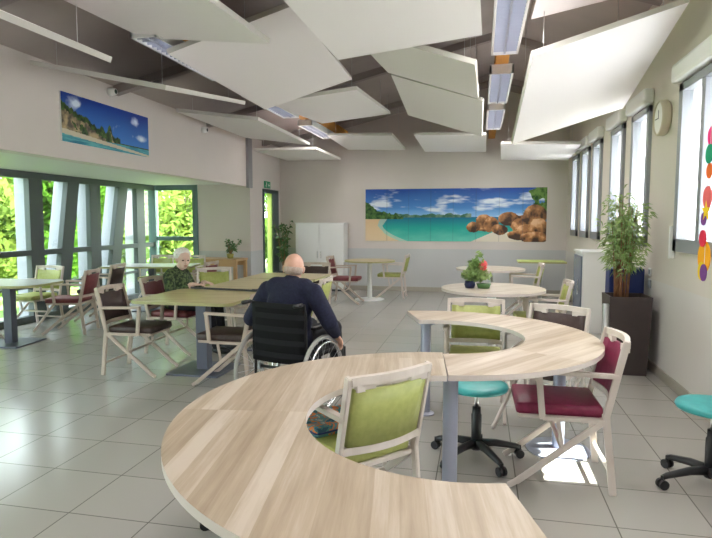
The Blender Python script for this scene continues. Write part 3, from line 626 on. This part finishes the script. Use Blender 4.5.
table('pale grey-topped table deep in the glazed bay', (-5.38, 8.62, 0), D(14), rounded(1.45, .8, .06), M['grey_top'], M['edge_green'], pole=.05)
RT = 'round pale oak tables'
table('small round table with white pole by the back wall, between red and lime chairs', (-2.03, 10.6, 0), 0, circ(.48), M['oak_yellow'], M['edge_green'], 'disc', .045, M['white_gloss'], bs=.28, group=RT)
table('nearer round pale oak table, carrying the flower pot', (.15, 6.42, 0), 0, circ(.56), M['oak_pale'], M['edge_white'], 'disc', .04, M['steel'], bs=.26, group=RT)
table('farther round pale oak table, in front of the mural', (.17, 9.15, 0), 0, circ(.53), M['oak_pale'], M['edge_white'], 'disc', .04, M['steel'], bs=.26, group=RT)
table('table with painted green-lit top in the back right corner', (1.12, 11.05, 0), 0, rounded(.85, .6, .05), M['green_lit_top'], M['edge_green'], 'disc', .035, M['steel'], bs=.24)
# desk against the return wall
t = thing('wooden_desk', 'light wooden desk against the pale left return wall', 'desk', (-4.86, 10.1, 0))
obj('desktop', box(bm_(), (-.46, -.27, .74), (.46, .27, .78), .004), M['wood_desk'], t)
for sx in (-1, 1):
    for sy in (-1, 1): obj('leg', box(bm_(), (sx * .42 - .03, sy * .23 - .03, 0), (sx * .42 + .03, sy * .23 + .03, .74), .004), M['wood_desk'], t)
for y in (-.25, .21): obj('apron', box(bm_(), (-.40, y, .64), (.40, y + .03, .74)), M['wood_desk'], t)
# black stick
t = thing('walking_stick', 'black walking stick lying across the oak pedestal table', 'walking stick', (-2.66, 5.58, .752), D(-8))
obj('shaft', tube(bm_(), [(-.40, 0, .012), (.36, 0, .012)], .011, 10), M['black'], t)
obj('grip', tube(bm_(), [(.36, 0, .014), (.40, .0, .014), (.41, .035, .014)], .014, 10), M['black'], t)
# ------------------------------------------------------------------ stools
def make_stool(label, loc, rz, seatm, zs):
    t = thing('swivel_stool', label, 'stool', loc, rz, 'five-castor swivel stools')
    obj('seat', lathe(bm_(), (0, 0), [(0, zs - .042), (.15, zs - .042), (.185, zs - .034), (.192, zs - .02), (.185, zs - .005), (.15, zs), (0, zs + .002)], 32), seatm, t, True)
    b = bm_(); lathe(b, (0, 0), [(0, .05), (.032, .06), (.032, .28), (.026, .29), (.026, .33), (0, .33)], 16); obj('gas_column', b, M['black'], t, True)
    obj('piston', lathe(bm_(), (0, 0), [(0, .32), (.014, .32), (.014, zs - .042), (0, zs - .042)], 12), M['steel'], t, True)
    for k in range(5):
        a = k * 2 * PI / 5; ca, sa = math.cos(a), math.sin(a)
        b = bm_(); tube(b, [(0, 0, .10), (ca * .12, sa * .12, .098), (ca * .25, sa * .25, .075), (ca * .275, sa * .275, .065)], [.03, .024, .018, .014], 8); arm = obj('base_arm', b, M['black'], t, True)
        b = bm_(); n = V((-sa, ca, 0)); c = V((ca * .275, sa * .275, .028))
        for s in (-1, 1): tube(b, [c + n * s * .008, c + n * s * .024], .027, 14)
        bar(b, c + V((0, 0, .005)), c + V((0, 0, .05)), .02, .014, bev=0); obj('castor', b, M['black'], arm)
    return t
st = make_stool('teal-seated swivel stool under the S-shaped table', (0.0, 3.55, 0), .25, M['teal'], .48)
dup(st, (1.28, 3.42, 0), .9, 'teal-seated swivel stool by the right wall')
make_stool('swivel stool hidden under the near table, only its black castors showing at left', (-1.03, 2.56, 0), D(65), M['teal'], .46)
t = thing('patterned_cushion', 'blue and orange coral-print cushion on the seat of the nearest green armchair', 'cushion', (-.685, 2.677, .478), D(138))
obj('cover', box(bm_(), (-.13, -.19, 0), (.13, .19, .05), .022), M['pattern'], t, True)
obj('piping', tube(bm_(), [(x, y, .025) for x, y in rounded(.262, .382, .03)], .005, 6, closed=True), M['blue'], t, True)
# ------------------------------------------------------------------ planter and bamboo
t = thing('tall_planter', 'tall tapered dark brown planter by the right wall', 'planter', (1.42, 6.00, 0))
b = bm_(); vs = []
for z, w in ((0, .165), (.76, .190), (.76, .17), (.70, .17)): vs.append([b.verts.new((sx * w, sy * w, z)) for sx, sy in ((-1, -1), (1, -1), (1, 1), (-1, 1))])
b.faces.new(vs[0][::-1])
for r0, r1 in zip(vs, vs[1:]):
    for j in range(4): b.faces.new((r0[j], r0[(j + 1) % 4], r1[(j + 1) % 4], r1[j]))
obj('pot', b, M['planter'], t)
obj('soil', box(bm_(), (-.17, -.17, .66), (.17, .17, .695)), M['soil'], t)
def bamboo(name, label, loc, nst, H, spread, leafn, leafm, ls, group=None, basez=0):
    t = thing(name, label, 'plant', loc); sb = bm_(); lb = bm_()
    for k in range(nst):
        a = random.random() * 2 * PI; r = random.random() ** .5; p0 = V((math.cos(a) * r * .06, math.sin(a) * r * .06, 0)) * 1.3; h = H * random.uniform(.72, 1.0); tip = V((math.cos(a) * r * spread, math.sin(a) * r * spread, h)); mid = (p0 + tip) / 2 + V((0, 0, h * .06)) - V((p0.x, p0.y, 0)) * .4
        P = lambda s: p0 * (1 - s) ** 2 + mid * 2 * s * (1 - s) + tip * s * s
        tube(sb, [P(s / 6) for s in range(7)], [.0065 - .0008 * s for s in range(7)], 6)
        for j in range(leafn):
            s = random.uniform(.34, 1.0); p = P(s); d = V((random.gauss(0, 1), random.gauss(0, 1), random.gauss(.15, .5))).normalized(); q = p + d * random.uniform(.02, .13)
            for kk in range(3):
                e = (d + V((random.gauss(0, .6), random.gauss(0, .6), random.gauss(-.15, .4)))).normalized(); L = ls * random.uniform(.6, 1.2); w = e.orthogonal().normalized() * L * .10; m1 = q + e * L * .45 + V((0, 0, .006)); q2 = q + e * L - V((0, 0, L * .2))
                lb.faces.new([lb.verts.new(x) for x in (q, m1 + w, q2, m1 - w)])
    obj('cane', sb, M['stem'], t, True); obj('foliage', lb, leafm, t); return t
bamboo('potted_bamboo', 'tall bushy bamboo growing in the dark planter by the right wall', (1.36, 6.00, .70), 28, 1.06, .16, 34, M['leaf'], .072)
tag(obj('blue_box', None or box(bm_(), (1.32, 6.30, 0), (1.66, 6.50, 1.0), .02), M['blue']), 'tall blue plastic box behind the dark planter', 'box')
b = bm_(); lathe(b, (1.185, 5.76), [(0, 0), (.06, 0), (.06, .01), (.032, .02), (.032, .69), (.028, .70), (0, .70)], 20)
tag(obj('steel_post', b, M['steel'], smooth=True), 'slim shiny steel post left of the dark planter', 'post')
# white cabinet by the right wall
t = thing('white_cabinet', 'low white cabinet with grey door under the far right windows', 'cabinet', (1.51, 8.3, 0))
obj('body', box(bm_(), (-.17, -.32, 0), (.17, .32, 1.06), .004), M['white'], t); obj('top', box(bm_(), (-.19, -.34, 1.06), (.18, .34, 1.09), .004), M['white_gloss'], t)
d = obj('door', box(bm_(), (-.19, -.29, .06), (-.171, .29, 1.02), .003), mat('cabinet_door_grey', (.16, .19, .25), .25), t); obj('handle', tube(bm_(), [(-.21, -.2, .5), (-.21, -.2, .7)], .007, 8), M['chrome'], d)
# white folding screen / cupboard at the back wall
t = thing('white_cupboard', 'plain white cupboard against the back wall left of the mural', 'cupboard', (-3.33, 11.88, 0))
obj('carcass', box(bm_(), (-.53, -.19, .04), (.53, .19, 1.43), .004), M['white'], t); obj('top', box(bm_(), (-.545, -.205, 1.43), (.545, .2, 1.455), .004), M['white_gloss'], t)
for s in (-1, 1):
    d = obj('door', box(bm_(), (s * .265 - .258, -.21, .07), (s * .265 + .258, -.191, 1.41), .003), M['white_gloss'], t); obj('handle', tube(bm_(), [(s * .04, -.225, .7), (s * .04, -.225, .85)], .006, 8), M['chrome'], d)
obj('plinth', box(bm_(), (-.5, -.16, 0), (.5, .18, .04)), M['black'], t)
# corner plant
def potplant(name, label, loc, pr, ph, potm, H, spread, nl, leafm, ls, nst=10):
    t = thing(name, label, 'plant', loc)
    b = bm_(); lathe(b, (0, 0), [(0, 0), (pr * .75, 0), (pr, ph), (pr * .9, ph), (pr * .88, ph - .02), (0, ph - .02)], 24); obj('pot', b, potm, t, True)
    sb = bm_(); lb = bm_()
    for k in range(nst):
        a = random.random() * 2 * PI; r = random.random(); h = ph + H * random.uniform(.45, 1); p0 = V((0, 0, ph - .02)); tip = V((math.cos(a) * spread * r, math.sin(a) * spread * r, h)); tube(sb, [p0, (p0 + tip) / 2 + V((0, 0, .05 * H)), tip], [.006, .005, .002], 5)
        for j in range(nl):
            s = random.uniform(.3, 1); q = p0 + (tip - p0) * s; e = V((random.gauss(0, 1), random.gauss(0, 1), random.gauss(.1, .5))).normalized(); L = ls * random.uniform(.6, 1.2); w = e.orthogonal().normalized() * L * .25
            q2 = q + e * L - V((0, 0, L * .25)); m1 = q + e * L * .5 + V((0, 0, L * .08)); lb.faces.new([lb.verts.new(x) for x in (q, m1 + w, q2, m1 - w)])
    obj('stem', sb, M['stem'], t); obj('foliage', lb, leafm, t); return t
potplant('potted_ficus', 'tall leafy green plant in the far left corner beside the door', (-4.05, 11.45, 0), .17, .42, M['black'], 1.25, .24, 34, M['leaf_dark'], .09, 14)
potplant('potted_plant', 'small dark-leaved pot plant on the wooden desk', (-4.62, 10.05, .782), .07, .09, mat('olive_pot', (.35, .33, .08), .5), .26, .19, 10, M['leaf_dark'], .09, 10)
t = thing('flower_arrangement', 'small pot of leaves with pink flower on the nearer round table', 'flowers', (-.03, 6.38, .75)); t.scale = (1.35, 1.35, 1.15)
b = bm_(); lathe(b, (-.05, 0), [(0, 0), (.035, 0), (.045, .03), (.04, .07), (0, .07)], 16); obj('pot', b, mat('navy_pot', (.01, .015, .07), .3), t, True)
b = bm_(); lathe(b, (.06, 0), [(0, 0), (.045, 0), (.06, .045), (0, .05)], 16); obj('bowl', b, M['leaf_dark'], t, True)
b = bm_(); leafcloud(b, [((0, 0, .13), (.12, .08, .07)), ((.0, 0, .22), (.08, .06, .07)), ((.03, 0, .32), (.03, .03, .04))], 420, .028); obj('foliage', b, M['leaf'], t)
b = bm_(); leafcloud(b, [((.055, -.03, .22), (.03, .03, .05))], 70, .022); obj('blossom', b, M['paper_coral'], t)
# ------------------------------------------------------------------ people
def capsule(bm, p, q, r0, r1, n=14):
    p = V(p); q = V(q); k = 6
    tube(bm, [p + (q - p) * i / k for i in range(k + 1)], [r0 + (r1 - r0) * i / k for i in range(k + 1)], n)
    ell(bm, p, (r0,) * 3, u=n, v=8); ell(bm, q, (r1,) * 3, u=n, v=8)
def fuse(name, bm, m, parent, vox, smooth=6):
    o = obj(name, bm, m, parent, True)
    r = o.modifiers.new('fuse', 'REMESH'); r.mode = 'VOXEL'; r.voxel_size = vox; r.use_smooth_shade = True
    s = o.modifiers.new('soften', 'SMOOTH'); s.factor = .5; s.iterations = smooth
    return o
def hand(bm, w, d, up, side=1, curl=.6, sc=1.):
    """palm at w pointing along d, palm normal -up, thumb towards side"""
    d = V(d).normalized(); up = V(up); up = (up - d * up.dot(d)).normalized(); s = d.cross(up) * side; w = V(w)
    rot = Matrix((d, s, up)).transposed().to_quaternion()
    ell(bm, w + d * .045 * sc, (.052 * sc, .04 * sc, .017 * sc), rot, 14, 10); capsule(bm, w - d * .03, w + d * .02, .025 * sc, .025 * sc, 10)
    for k, (off, ln) in enumerate(((.030, .068), (.011, .078), (-.009, .072), (-.028, .056))):
        p = w + d * .085 * sc + s * off * sc; a = 0; 
        for j in range(3):
            a += curl * (.5 + .35 * j); e = d * math.cos(a) - up * math.sin(a); q = p + e * ln * sc * (.42, .32, .26)[j]; capsule(bm, p, q, (.0088 - .0006 * j) * sc, (.0084 - .0006 * j) * sc, 8); p = q
    p = w + d * .02 * sc + s * .030 * sc; q = p + (d * .7 + s * .75 - up * .2).normalized() * .038 * sc; capsule(bm, p, q, .012 * sc, .0105 * sc, 8); capsule(bm, q, q + (d * .95 + s * .15 - up * .35).normalized() * .03 * sc, .0102 * sc, .0088 * sc, 8)
def head(bm, c, fwd, up, sc=1.):
    """skull centre c; fwd face direction"""
    f = V(fwd).normalized(); u = V(up); u = (u - f * u.dot(f)).normalized(); r = f.cross(u); q = Matrix((f, r, u)).transposed().to_quaternion(); c = V(c)
    P = lambda x, y, z: c + (f * x + r * y + u * z) * sc
    E = lambda p, rr: ell(bm, P(*p), tuple(k * sc for k in rr), q, 18, 14)
    E((-.008, 0, .025), (.098, .078, .092)); E((.028, 0, -.035), (.062, .060, .078)); E((.05, 0, -.085), (.030, .034, .026)); E((.045, .035, -.03), (.034, .024, .028)); E((.045, -.035, -.03), (.034, .024, .028))
    E((.080, 0, .022), (.014, .045, .012)); capsule(bm, P(.085, 0, .012), P(.104, 0, -.028), .010 * sc, .013 * sc, 8); E((.094, .012, -.032), (.011, .008, .008)); E((.094, -.012, -.032), (.011, .008, .008)); E((.083, 0, -.060), (.014, .024, .009))
    for s in (-1, 1): E((-.004, s * .079, -.012), (.018, .009, .032)); E((-.010, s * .087, .0), (.013, .007, .020))
    return P, q
def face_bits(P, q, parent, sc=1.):
    for s in (-1, 1):
        b = bm_(); ell(b, P(.083, s * .031, .002), (.008 * sc, .013 * sc, .007 * sc), q, 10, 8); obj('eye', b, M['eye'], parent, True)
    b = bm_(); ell(b, P(.093, 0, -.060), (.006 * sc, .023 * sc, .006 * sc), q, 10, 8); obj('lips', b, M['lip'], parent, True)
# man in the wheelchair: local frame, facing +X, origin on floor under the seat centre
MC = (-1.43, 4.36, 0); MR = D(75)
def seated(sk, cl, tr, hand_specs, head_f, lean, shoulder_w, hz):
    pass
man = bm_()
pel = V((-.10, 0, .56)); chest = V((-.10, 0, .86)); neck = V((-.06, 0, 1.03)); hc = V((-.045, 0, 1.108))
def torso(bm, g=0.):
    ell(bm, (-.10, 0, .56), (.125 + g, .17 + g, .11 + g)); ell(bm, (-.09, 0, .68), (.115 + g, .155 + g, .13 + g)); ell(bm, (-.105, 0, .83), (.118 + g, .175 + g, .15 + g)); ell(bm, (-.10, 0, .94), (.085 + g, .19 + g, .07 + g))
    capsule(bm, (-.10, .13, .955), (-.10, -.13, .955), .062 + g, .062 + g)
SH = [V((-.10, .215, .93)), V((-.10, -.215, .93))]
EL = [V((-.13, .365, .69)), V((-.10, -.355, .71))]
WR = [V((.08, .30, .66)), V((.045, -.325, .595))]
HP = [V((-.05, .10, .55)), V((-.05, -.10, .55))]; KN = [V((.38, .12, .57)), V((.38, -.12, .57))]; AN = [V((.48, .11, .17)), V((.48, -.11, .17))]
def arms(bm, g=0., w=True):
    for k in (0, 1):
        capsule(bm, SH[k], EL[k], .056 + g, .046 + g); capsule(bm, EL[k], WR[k] if w else WR[k] + (EL[k] - WR[k]) * .06, .044 + g, .028 + g)
def legs(bm, g=0., w=True):
    for k in (0, 1): capsule(bm, HP[k], KN[k], .082 + g, .060 + g); capsule(bm, KN[k], AN[k], .056 + g, .038 + g)
torso(man); arms(man); legs(man); capsule(man, (-.09, 0, .97), (-.055, 0, 1.06), .060, .054)
Pm, qm = head(man, hc, (1, .42, -.16), (.18, 0, 1), 1.0)
hand(man, WR[0], (.9, -.35, .0), (0, 0, 1), -1, .45); hand(man, WR[1], (.55, -.12, -.8), (.75, -.3, .5), 1, .55)
for k in (0, 1): ell(man, AN[k] + V((.05, 0, -.06)), (.11, .04, .04))
mt = fuse('person', man, M['skin'], None, .0075, 4); mt.location = MC; mt.rotation_euler = (0, 0, MR)
tag(mt, 'bald older man in a navy sweater seated in the wheelchair, seen from behind', 'person')
b = bm_(); torso(b, .026); arms(b, .020, False); capsule(b, (-.095, 0, .95), (-.075, 0, 1.01), .072, .066); fuse('sweater', b, M['navy'], mt, .011, 5)
b = bm_(); legs(b, .014); ell(b, (-.09, 0, .54), (.135, .18, .10)); fuse('trousers', b, M['trouser'], mt, .011, 4)
for k in (0, 1):
    b = bm_(); ell(b, AN[k] + V((.06, 0, -.065)), (.135, .052, .042)); ell(b, AN[k] + V((-.01, 0, -.03)), (.06, .048, .06)); obj('shoe', b, M['black'], mt, True)
b = bm_(); ell(b, Pm(-.016, 0, -.012), (.0935, .0785, .050), qm, 28, 20); obj('hair_fringe', b, M['grey_hair'], mt, True)
face_bits(Pm, qm, mt)
# wheelchair
wc = thing('wheelchair', 'black wheelchair with chrome hand rims carrying the man', 'wheelchair', MC, MR)
def ringpts(c, r, n=40, tilt=0): return [V(c) + V((r * math.cos(2 * PI * k / n), tilt * math.sin(2 * PI * k / n), r * math.sin(2 * PI * k / n))) for k in range(n)]
for s in (-1, 1):
    y = s * .305; c = (-.12, y, .305)
    w = obj('wheel', tube(bm_(), ringpts(c, .278), .010, 8, closed=True), M['chrome'], wc, True)
    obj('tyre', tube(bm_(), ringpts(c, .290), .016, 8, closed=True), M['rubber'], w, True)
    obj('hand_rim', tube(bm_(), ringpts((c[0], y + s * .035, c[2]), .255), .009, 8, closed=True), M['chrome'], w, True)
    b = bm_(); tube(b, [(c[0], y - .03, c[2]), (c[0], y + .03, c[2])], .03, 12)
    for k in range(24):
        a = 2 * PI * k / 24; tube(b, [(c[0] + .03 * math.cos(a + .5), y + (.02 if k % 2 else -.02), c[2] + .03 * math.sin(a + .5)), (c[0] + .272 * math.cos(a), y, c[2] + .272 * math.sin(a))], .0016, 4)
    obj('spokes', b, M['steel'], w)
    b = bm_(); c2 = (.36, s * .24, .085); tube(b, ringpts(c2, .062, 20), .020, 8, closed=True); tube(b, [(c2[0], c2[1] - .015, c2[2]), (c2[0], c2[1] + .015, c2[2])], .045, 12); cs = obj('castor', b, M['rubber'], wc, True)
    obj('castor_fork', bar(bar(bm_(), (.36, s * .24 + .032, .085), (.34, s * .24 + .02, .22), .02, .008), (.34, s * .24 + .02, .2), (.34, s * .24, .26), .03, .03), M['black'], cs)
    b = bm_(); y = s * .235
    tube(b, [(-.25, y, .13), (-.245, y, .45), (-.25, y, .78), (-.27, y, .855), (-.36, y, .862)], .0115, 8); tube(b, [(-.24, y, .44), (.20, y, .45), (.36, y, .42), (.46, y * .8, .16)], .0115, 8); tube(b, [(-.245, y, .16), (.30, y, .16), (.34, y, .30), (.33, y, .44)], .0115, 8)
    obj('side_frame', b, M['black'], wc, True)
    obj('push_handle', tube(bm_(), [(-.30, y, .862), (-.40, y, .863)], .015, 10), M['black'], wc, True)
    b = bm_(); box(b, (-.16, y - .022 + s * .01, .645), (.14, y + .022 + s * .01, .672), .01); tube(b, [(-.13, y, .45), (-.13, y, .65)], .009, 6); tube(b, [(.12, y, .45), (.12, y, .65)], .009, 6); obj('arm_support', b, M['black'], wc)
    b = bm_(); box(b, (.43, s * .12 - .08, .10), (.60, s * .12 + .08, .112), .004); tube(b, [(.46, s * .20, .16), (.50, s * .19, .11)], .01, 6); obj('footrest', b, M['black'], wc)
b = bm_(); tube(b, [(-.12, -.28, .305), (-.12, .28, .305)], .012, 8); tube(b, [(-.2, -.235, .2), (.25, .235, .43)], .009, 6); tube(b, [(-.2, .235, .2), (.25, -.235, .43)], .009, 6); obj('cross_brace', b, M['black'], wc, True)
obj('seat', box(bm_(), (-.24, -.225, .43), (.22, .225, .475), .015), M['black'], wc)
b = bm_(); n = 10
gr = [[b.verts.new((-.262 - .03 * (1 - (2 * i / n - 1) ** 2) + .0 * z, -.235 + .47 * i / n, z)) for i in range(n + 1)] for z in (.40, .55, .70, .86)]
for r0, r1 in zip(gr, gr[1:]):
    for i in range(n): b.faces.new((r0[i], r0[i + 1], r1[i + 1], r1[i]))
bk = obj('backrest', b, mat('wheelchair_fabric', (.008, .008, .009), .95, spec=.2), wc, True); so = bk.modifiers.new('thick', 'SOLIDIFY'); so.thickness = .016
for z in (.46, .56, .66, .76, .84):
    b = bm_(); rr = [[b.verts.new((-.272 - .034 * (1 - (2 * i / n - 1) ** 2), -.238 + .476 * i / n, z + dz)) for i in range(n + 1)] for dz in (-.02, .02)]
    for i in range(n): b.faces.new((rr[0][i], rr[0][i + 1], rr[1][i + 1], rr[1][i]))
    o = obj('back_strap', b, mat('strap_black', (.012, .012, .014), .8, spec=.2), bk); so = o.modifiers.new('thick', 'SOLIDIFY'); so.thickness = .006
# elderly woman, local +X facing the table
wo = bm_()
S2 = [V((-.06, .165, .86)), V((-.06, -.165, .86))]; E2 = [V((.02, .235, .66)), V((.02, -.235, .66))]; W2_ = [V((.24, .10, .775)), V((.23, -.13, .775))]
H2 = [V((-.03, .09, .55)), V((-.03, -.09, .55))]; K2 = [V((.40, .10, .545)), V((.40, -.11, .545))]; A2 = [V((.46, .10, .09)), V((.50, -.11, .09))]
def torso2(bm, g=0):
    ell(bm, (-.08, 0, .565), (.13 + g, .17 + g, .11 + g)); ell(bm, (-.05, 0, .68), (.13 + g, .15 + g, .12 + g)); ell(bm, (-.055, 0, .80), (.12 + g, .155 + g, .12 + g)); capsule(bm, (-.06, .11, .875), (-.06, -.11, .875), .06 + g, .06 + g)
def arms2(bm, g=0, w=1.):
    for k in (0, 1): capsule(bm, S2[k], E2[k], .048 + g, .040 + g); capsule(bm, E2[k], E2[k] + (W2_[k] - E2[k]) * w, .038 + g, .026 + g)
def legs2(bm, g=0):
    for k in (0, 1): capsule(bm, H2[k], K2[k], .078 + g, .056 + g); capsule(bm, K2[k], A2[k], .05 + g, .034 + g)
torso2(wo); arms2(wo); legs2(wo); capsule(wo, (-.04, 0, .89), (.0, 0, .99), .048, .045)
Pw, qw = head(wo, (.025, 0, 1.045), (.80, -.58, -.12), (.1, 0, 1), .97)
hand(wo, W2_[0], (.9, -.3, -.02), (0, 0, 1), 1, .25, .9); hand(wo, W2_[1], (.9, .25, -.02), (0, 0, 1), -1, .25, .9)
for k in (0, 1): ell(wo, A2[k] + V((.05, 0, -.045)), (.10, .036, .036))
wt = fuse('person', wo, M['skin_pale'], None, .0075, 3); wt.location = (-3.36, 5.98, 0); wt.rotation_euler = (0, 0, D(-4))
tag(wt, 'elderly white-haired woman in a dark green patterned blouse, hands on the table', 'person')
b = bm_(); torso2(b, .016); arms2(b, .013, .72); capsule(b, (-.05, 0, .88), (-.035, 0, .93), .064, .058); fuse('blouse', b, M['blouse'], wt, .011, 4)
b = bm_(); legs2(b, .016); ell(b, (-.07, 0, .55), (.14, .18, .10)); fuse('trousers', b, M['trouser'], wt, .011, 4)
for k in (0, 1):
    b = bm_(); ell(b, A2[k] + V((.055, 0, -.05)), (.12, .045, .04)); obj('shoe', b, M['black'], wt, True)
b = bm_(); ell(b, Pw(-.030, 0, .040), (.100, .088, .088), qw)
for k in range(60):
    a = random.random() * 2 * PI; z = random.uniform(-.25, 1); rr = math.sqrt(max(0, 1 - z * z)); x = math.cos(a) * rr
    if x > .35 and z < .62: continue
    ell(b, Pw(-.030 + x * .098, math.sin(a) * rr * .088, .040 + z * .085), (.02,) * 3, u=8, v=6)
fuse('hair', b, M['white_hair'], wt, .009, 2)
face_bits(Pw, qw, wt, .97)
# ------------------------------------------------------------------ light
wd = bpy.data.worlds.new('World'); bpy.context.scene.world = wd; wd.use_nodes = True; t = wd.node_tree; bg = t.nodes['Background']
sky = t.nodes.new('ShaderNodeTexSky'); sky.sky_type = 'NISHITA'; sky.sun_disc = False; sky.sun_elevation = D(45); sky.sun_rotation = D(55); sky.air_density = 1.2; sky.dust_density = 3.
mxn = t.nodes.new('ShaderNodeMix'); mxn.data_type = 'RGBA'; mxn.inputs[0].default_value = .6; mxn.inputs[7].default_value = (9, 9.4, 10, 1)
mu = t.nodes.new('ShaderNodeVectorMath'); mu.operation = 'SCALE'; mu.inputs[3].default_value = .8
t.links.new(sky.outputs[0], mu.inputs[0]); t.links.new(mu.outputs[0], mxn.inputs[6]); t.links.new(mxn.outputs[2], bg.inputs[0]); bg.inputs[1].default_value = .7
def lamp(kind, name, loc, direction, energy, **k):
    l = bpy.data.lights.new(name, kind); l.energy = energy
    for a, v in k.items(): setattr(l, a, v)
    o = bpy.data.objects.new(name, l); C.objects.link(o); o.location = loc; o.rotation_euler = V(direction).to_track_quat('-Z', 'Y').to_euler(); return o
lamp('SUN', 'sun', (5, 5, 10), (-1.06, -.06, -1.42), 22, angle=.009, color=(1, .96, .88))
for x, y, l in LAMPS: lamp('AREA', 'fluorescent_light', (x, y, 3.05), (0, 0, -1), 9, shape='RECTANGLE', size=.2, size_y=l - .1, color=(1, .96, .93))  # area lamps at the fixtures, including the added unseen ones
def portal(loc, d, sx, sy):
    o = lamp('AREA', 'window_portal', loc, d, 1, shape='RECTANGLE', size=sx, size_y=sy); o.data.cycles.is_portal = True; return o
for a, c in WIN: portal((XR + .28, (a + c) / 2, (WZ0 + WZ1) / 2), (-1, 0, 0), c - a, WZ1 - WZ0)
portal((XG - .7, 3.9, 1.1), (1, 0, 0), 13., 2.2); portal((-5.95, 10.7, 1.1), (0, -1, 0), 1.0, 2.2)
portal((XL - .25, 11.35, 1.1), (1, 0, 0), .55, 2.1)
# ------------------------------------------------------------------ camera
cam = bpy.data.cameras.new('camera'); co = bpy.data.objects.new('camera', cam); C.objects.link(co); bpy.context.scene.camera = co
F = 570.; cam.sensor_fit = 'HORIZONTAL'; cam.sensor_width = 36; cam.lens = 36 * F / 712; cam.clip_start = .05
pitch = math.atan(47.5 / F); yaw = math.atan(124 / F * math.cos(pitch))
co.location = (0, 0, 1.48); co.rotation_euler = (PI / 2 - pitch, 0, yaw)
s = bpy.context.scene; s.view_settings.view_transform = 'Standard'; s.view_settings.look = 'None'; s.view_settings.exposure = 1.45; s.view_settings.gamma = 1
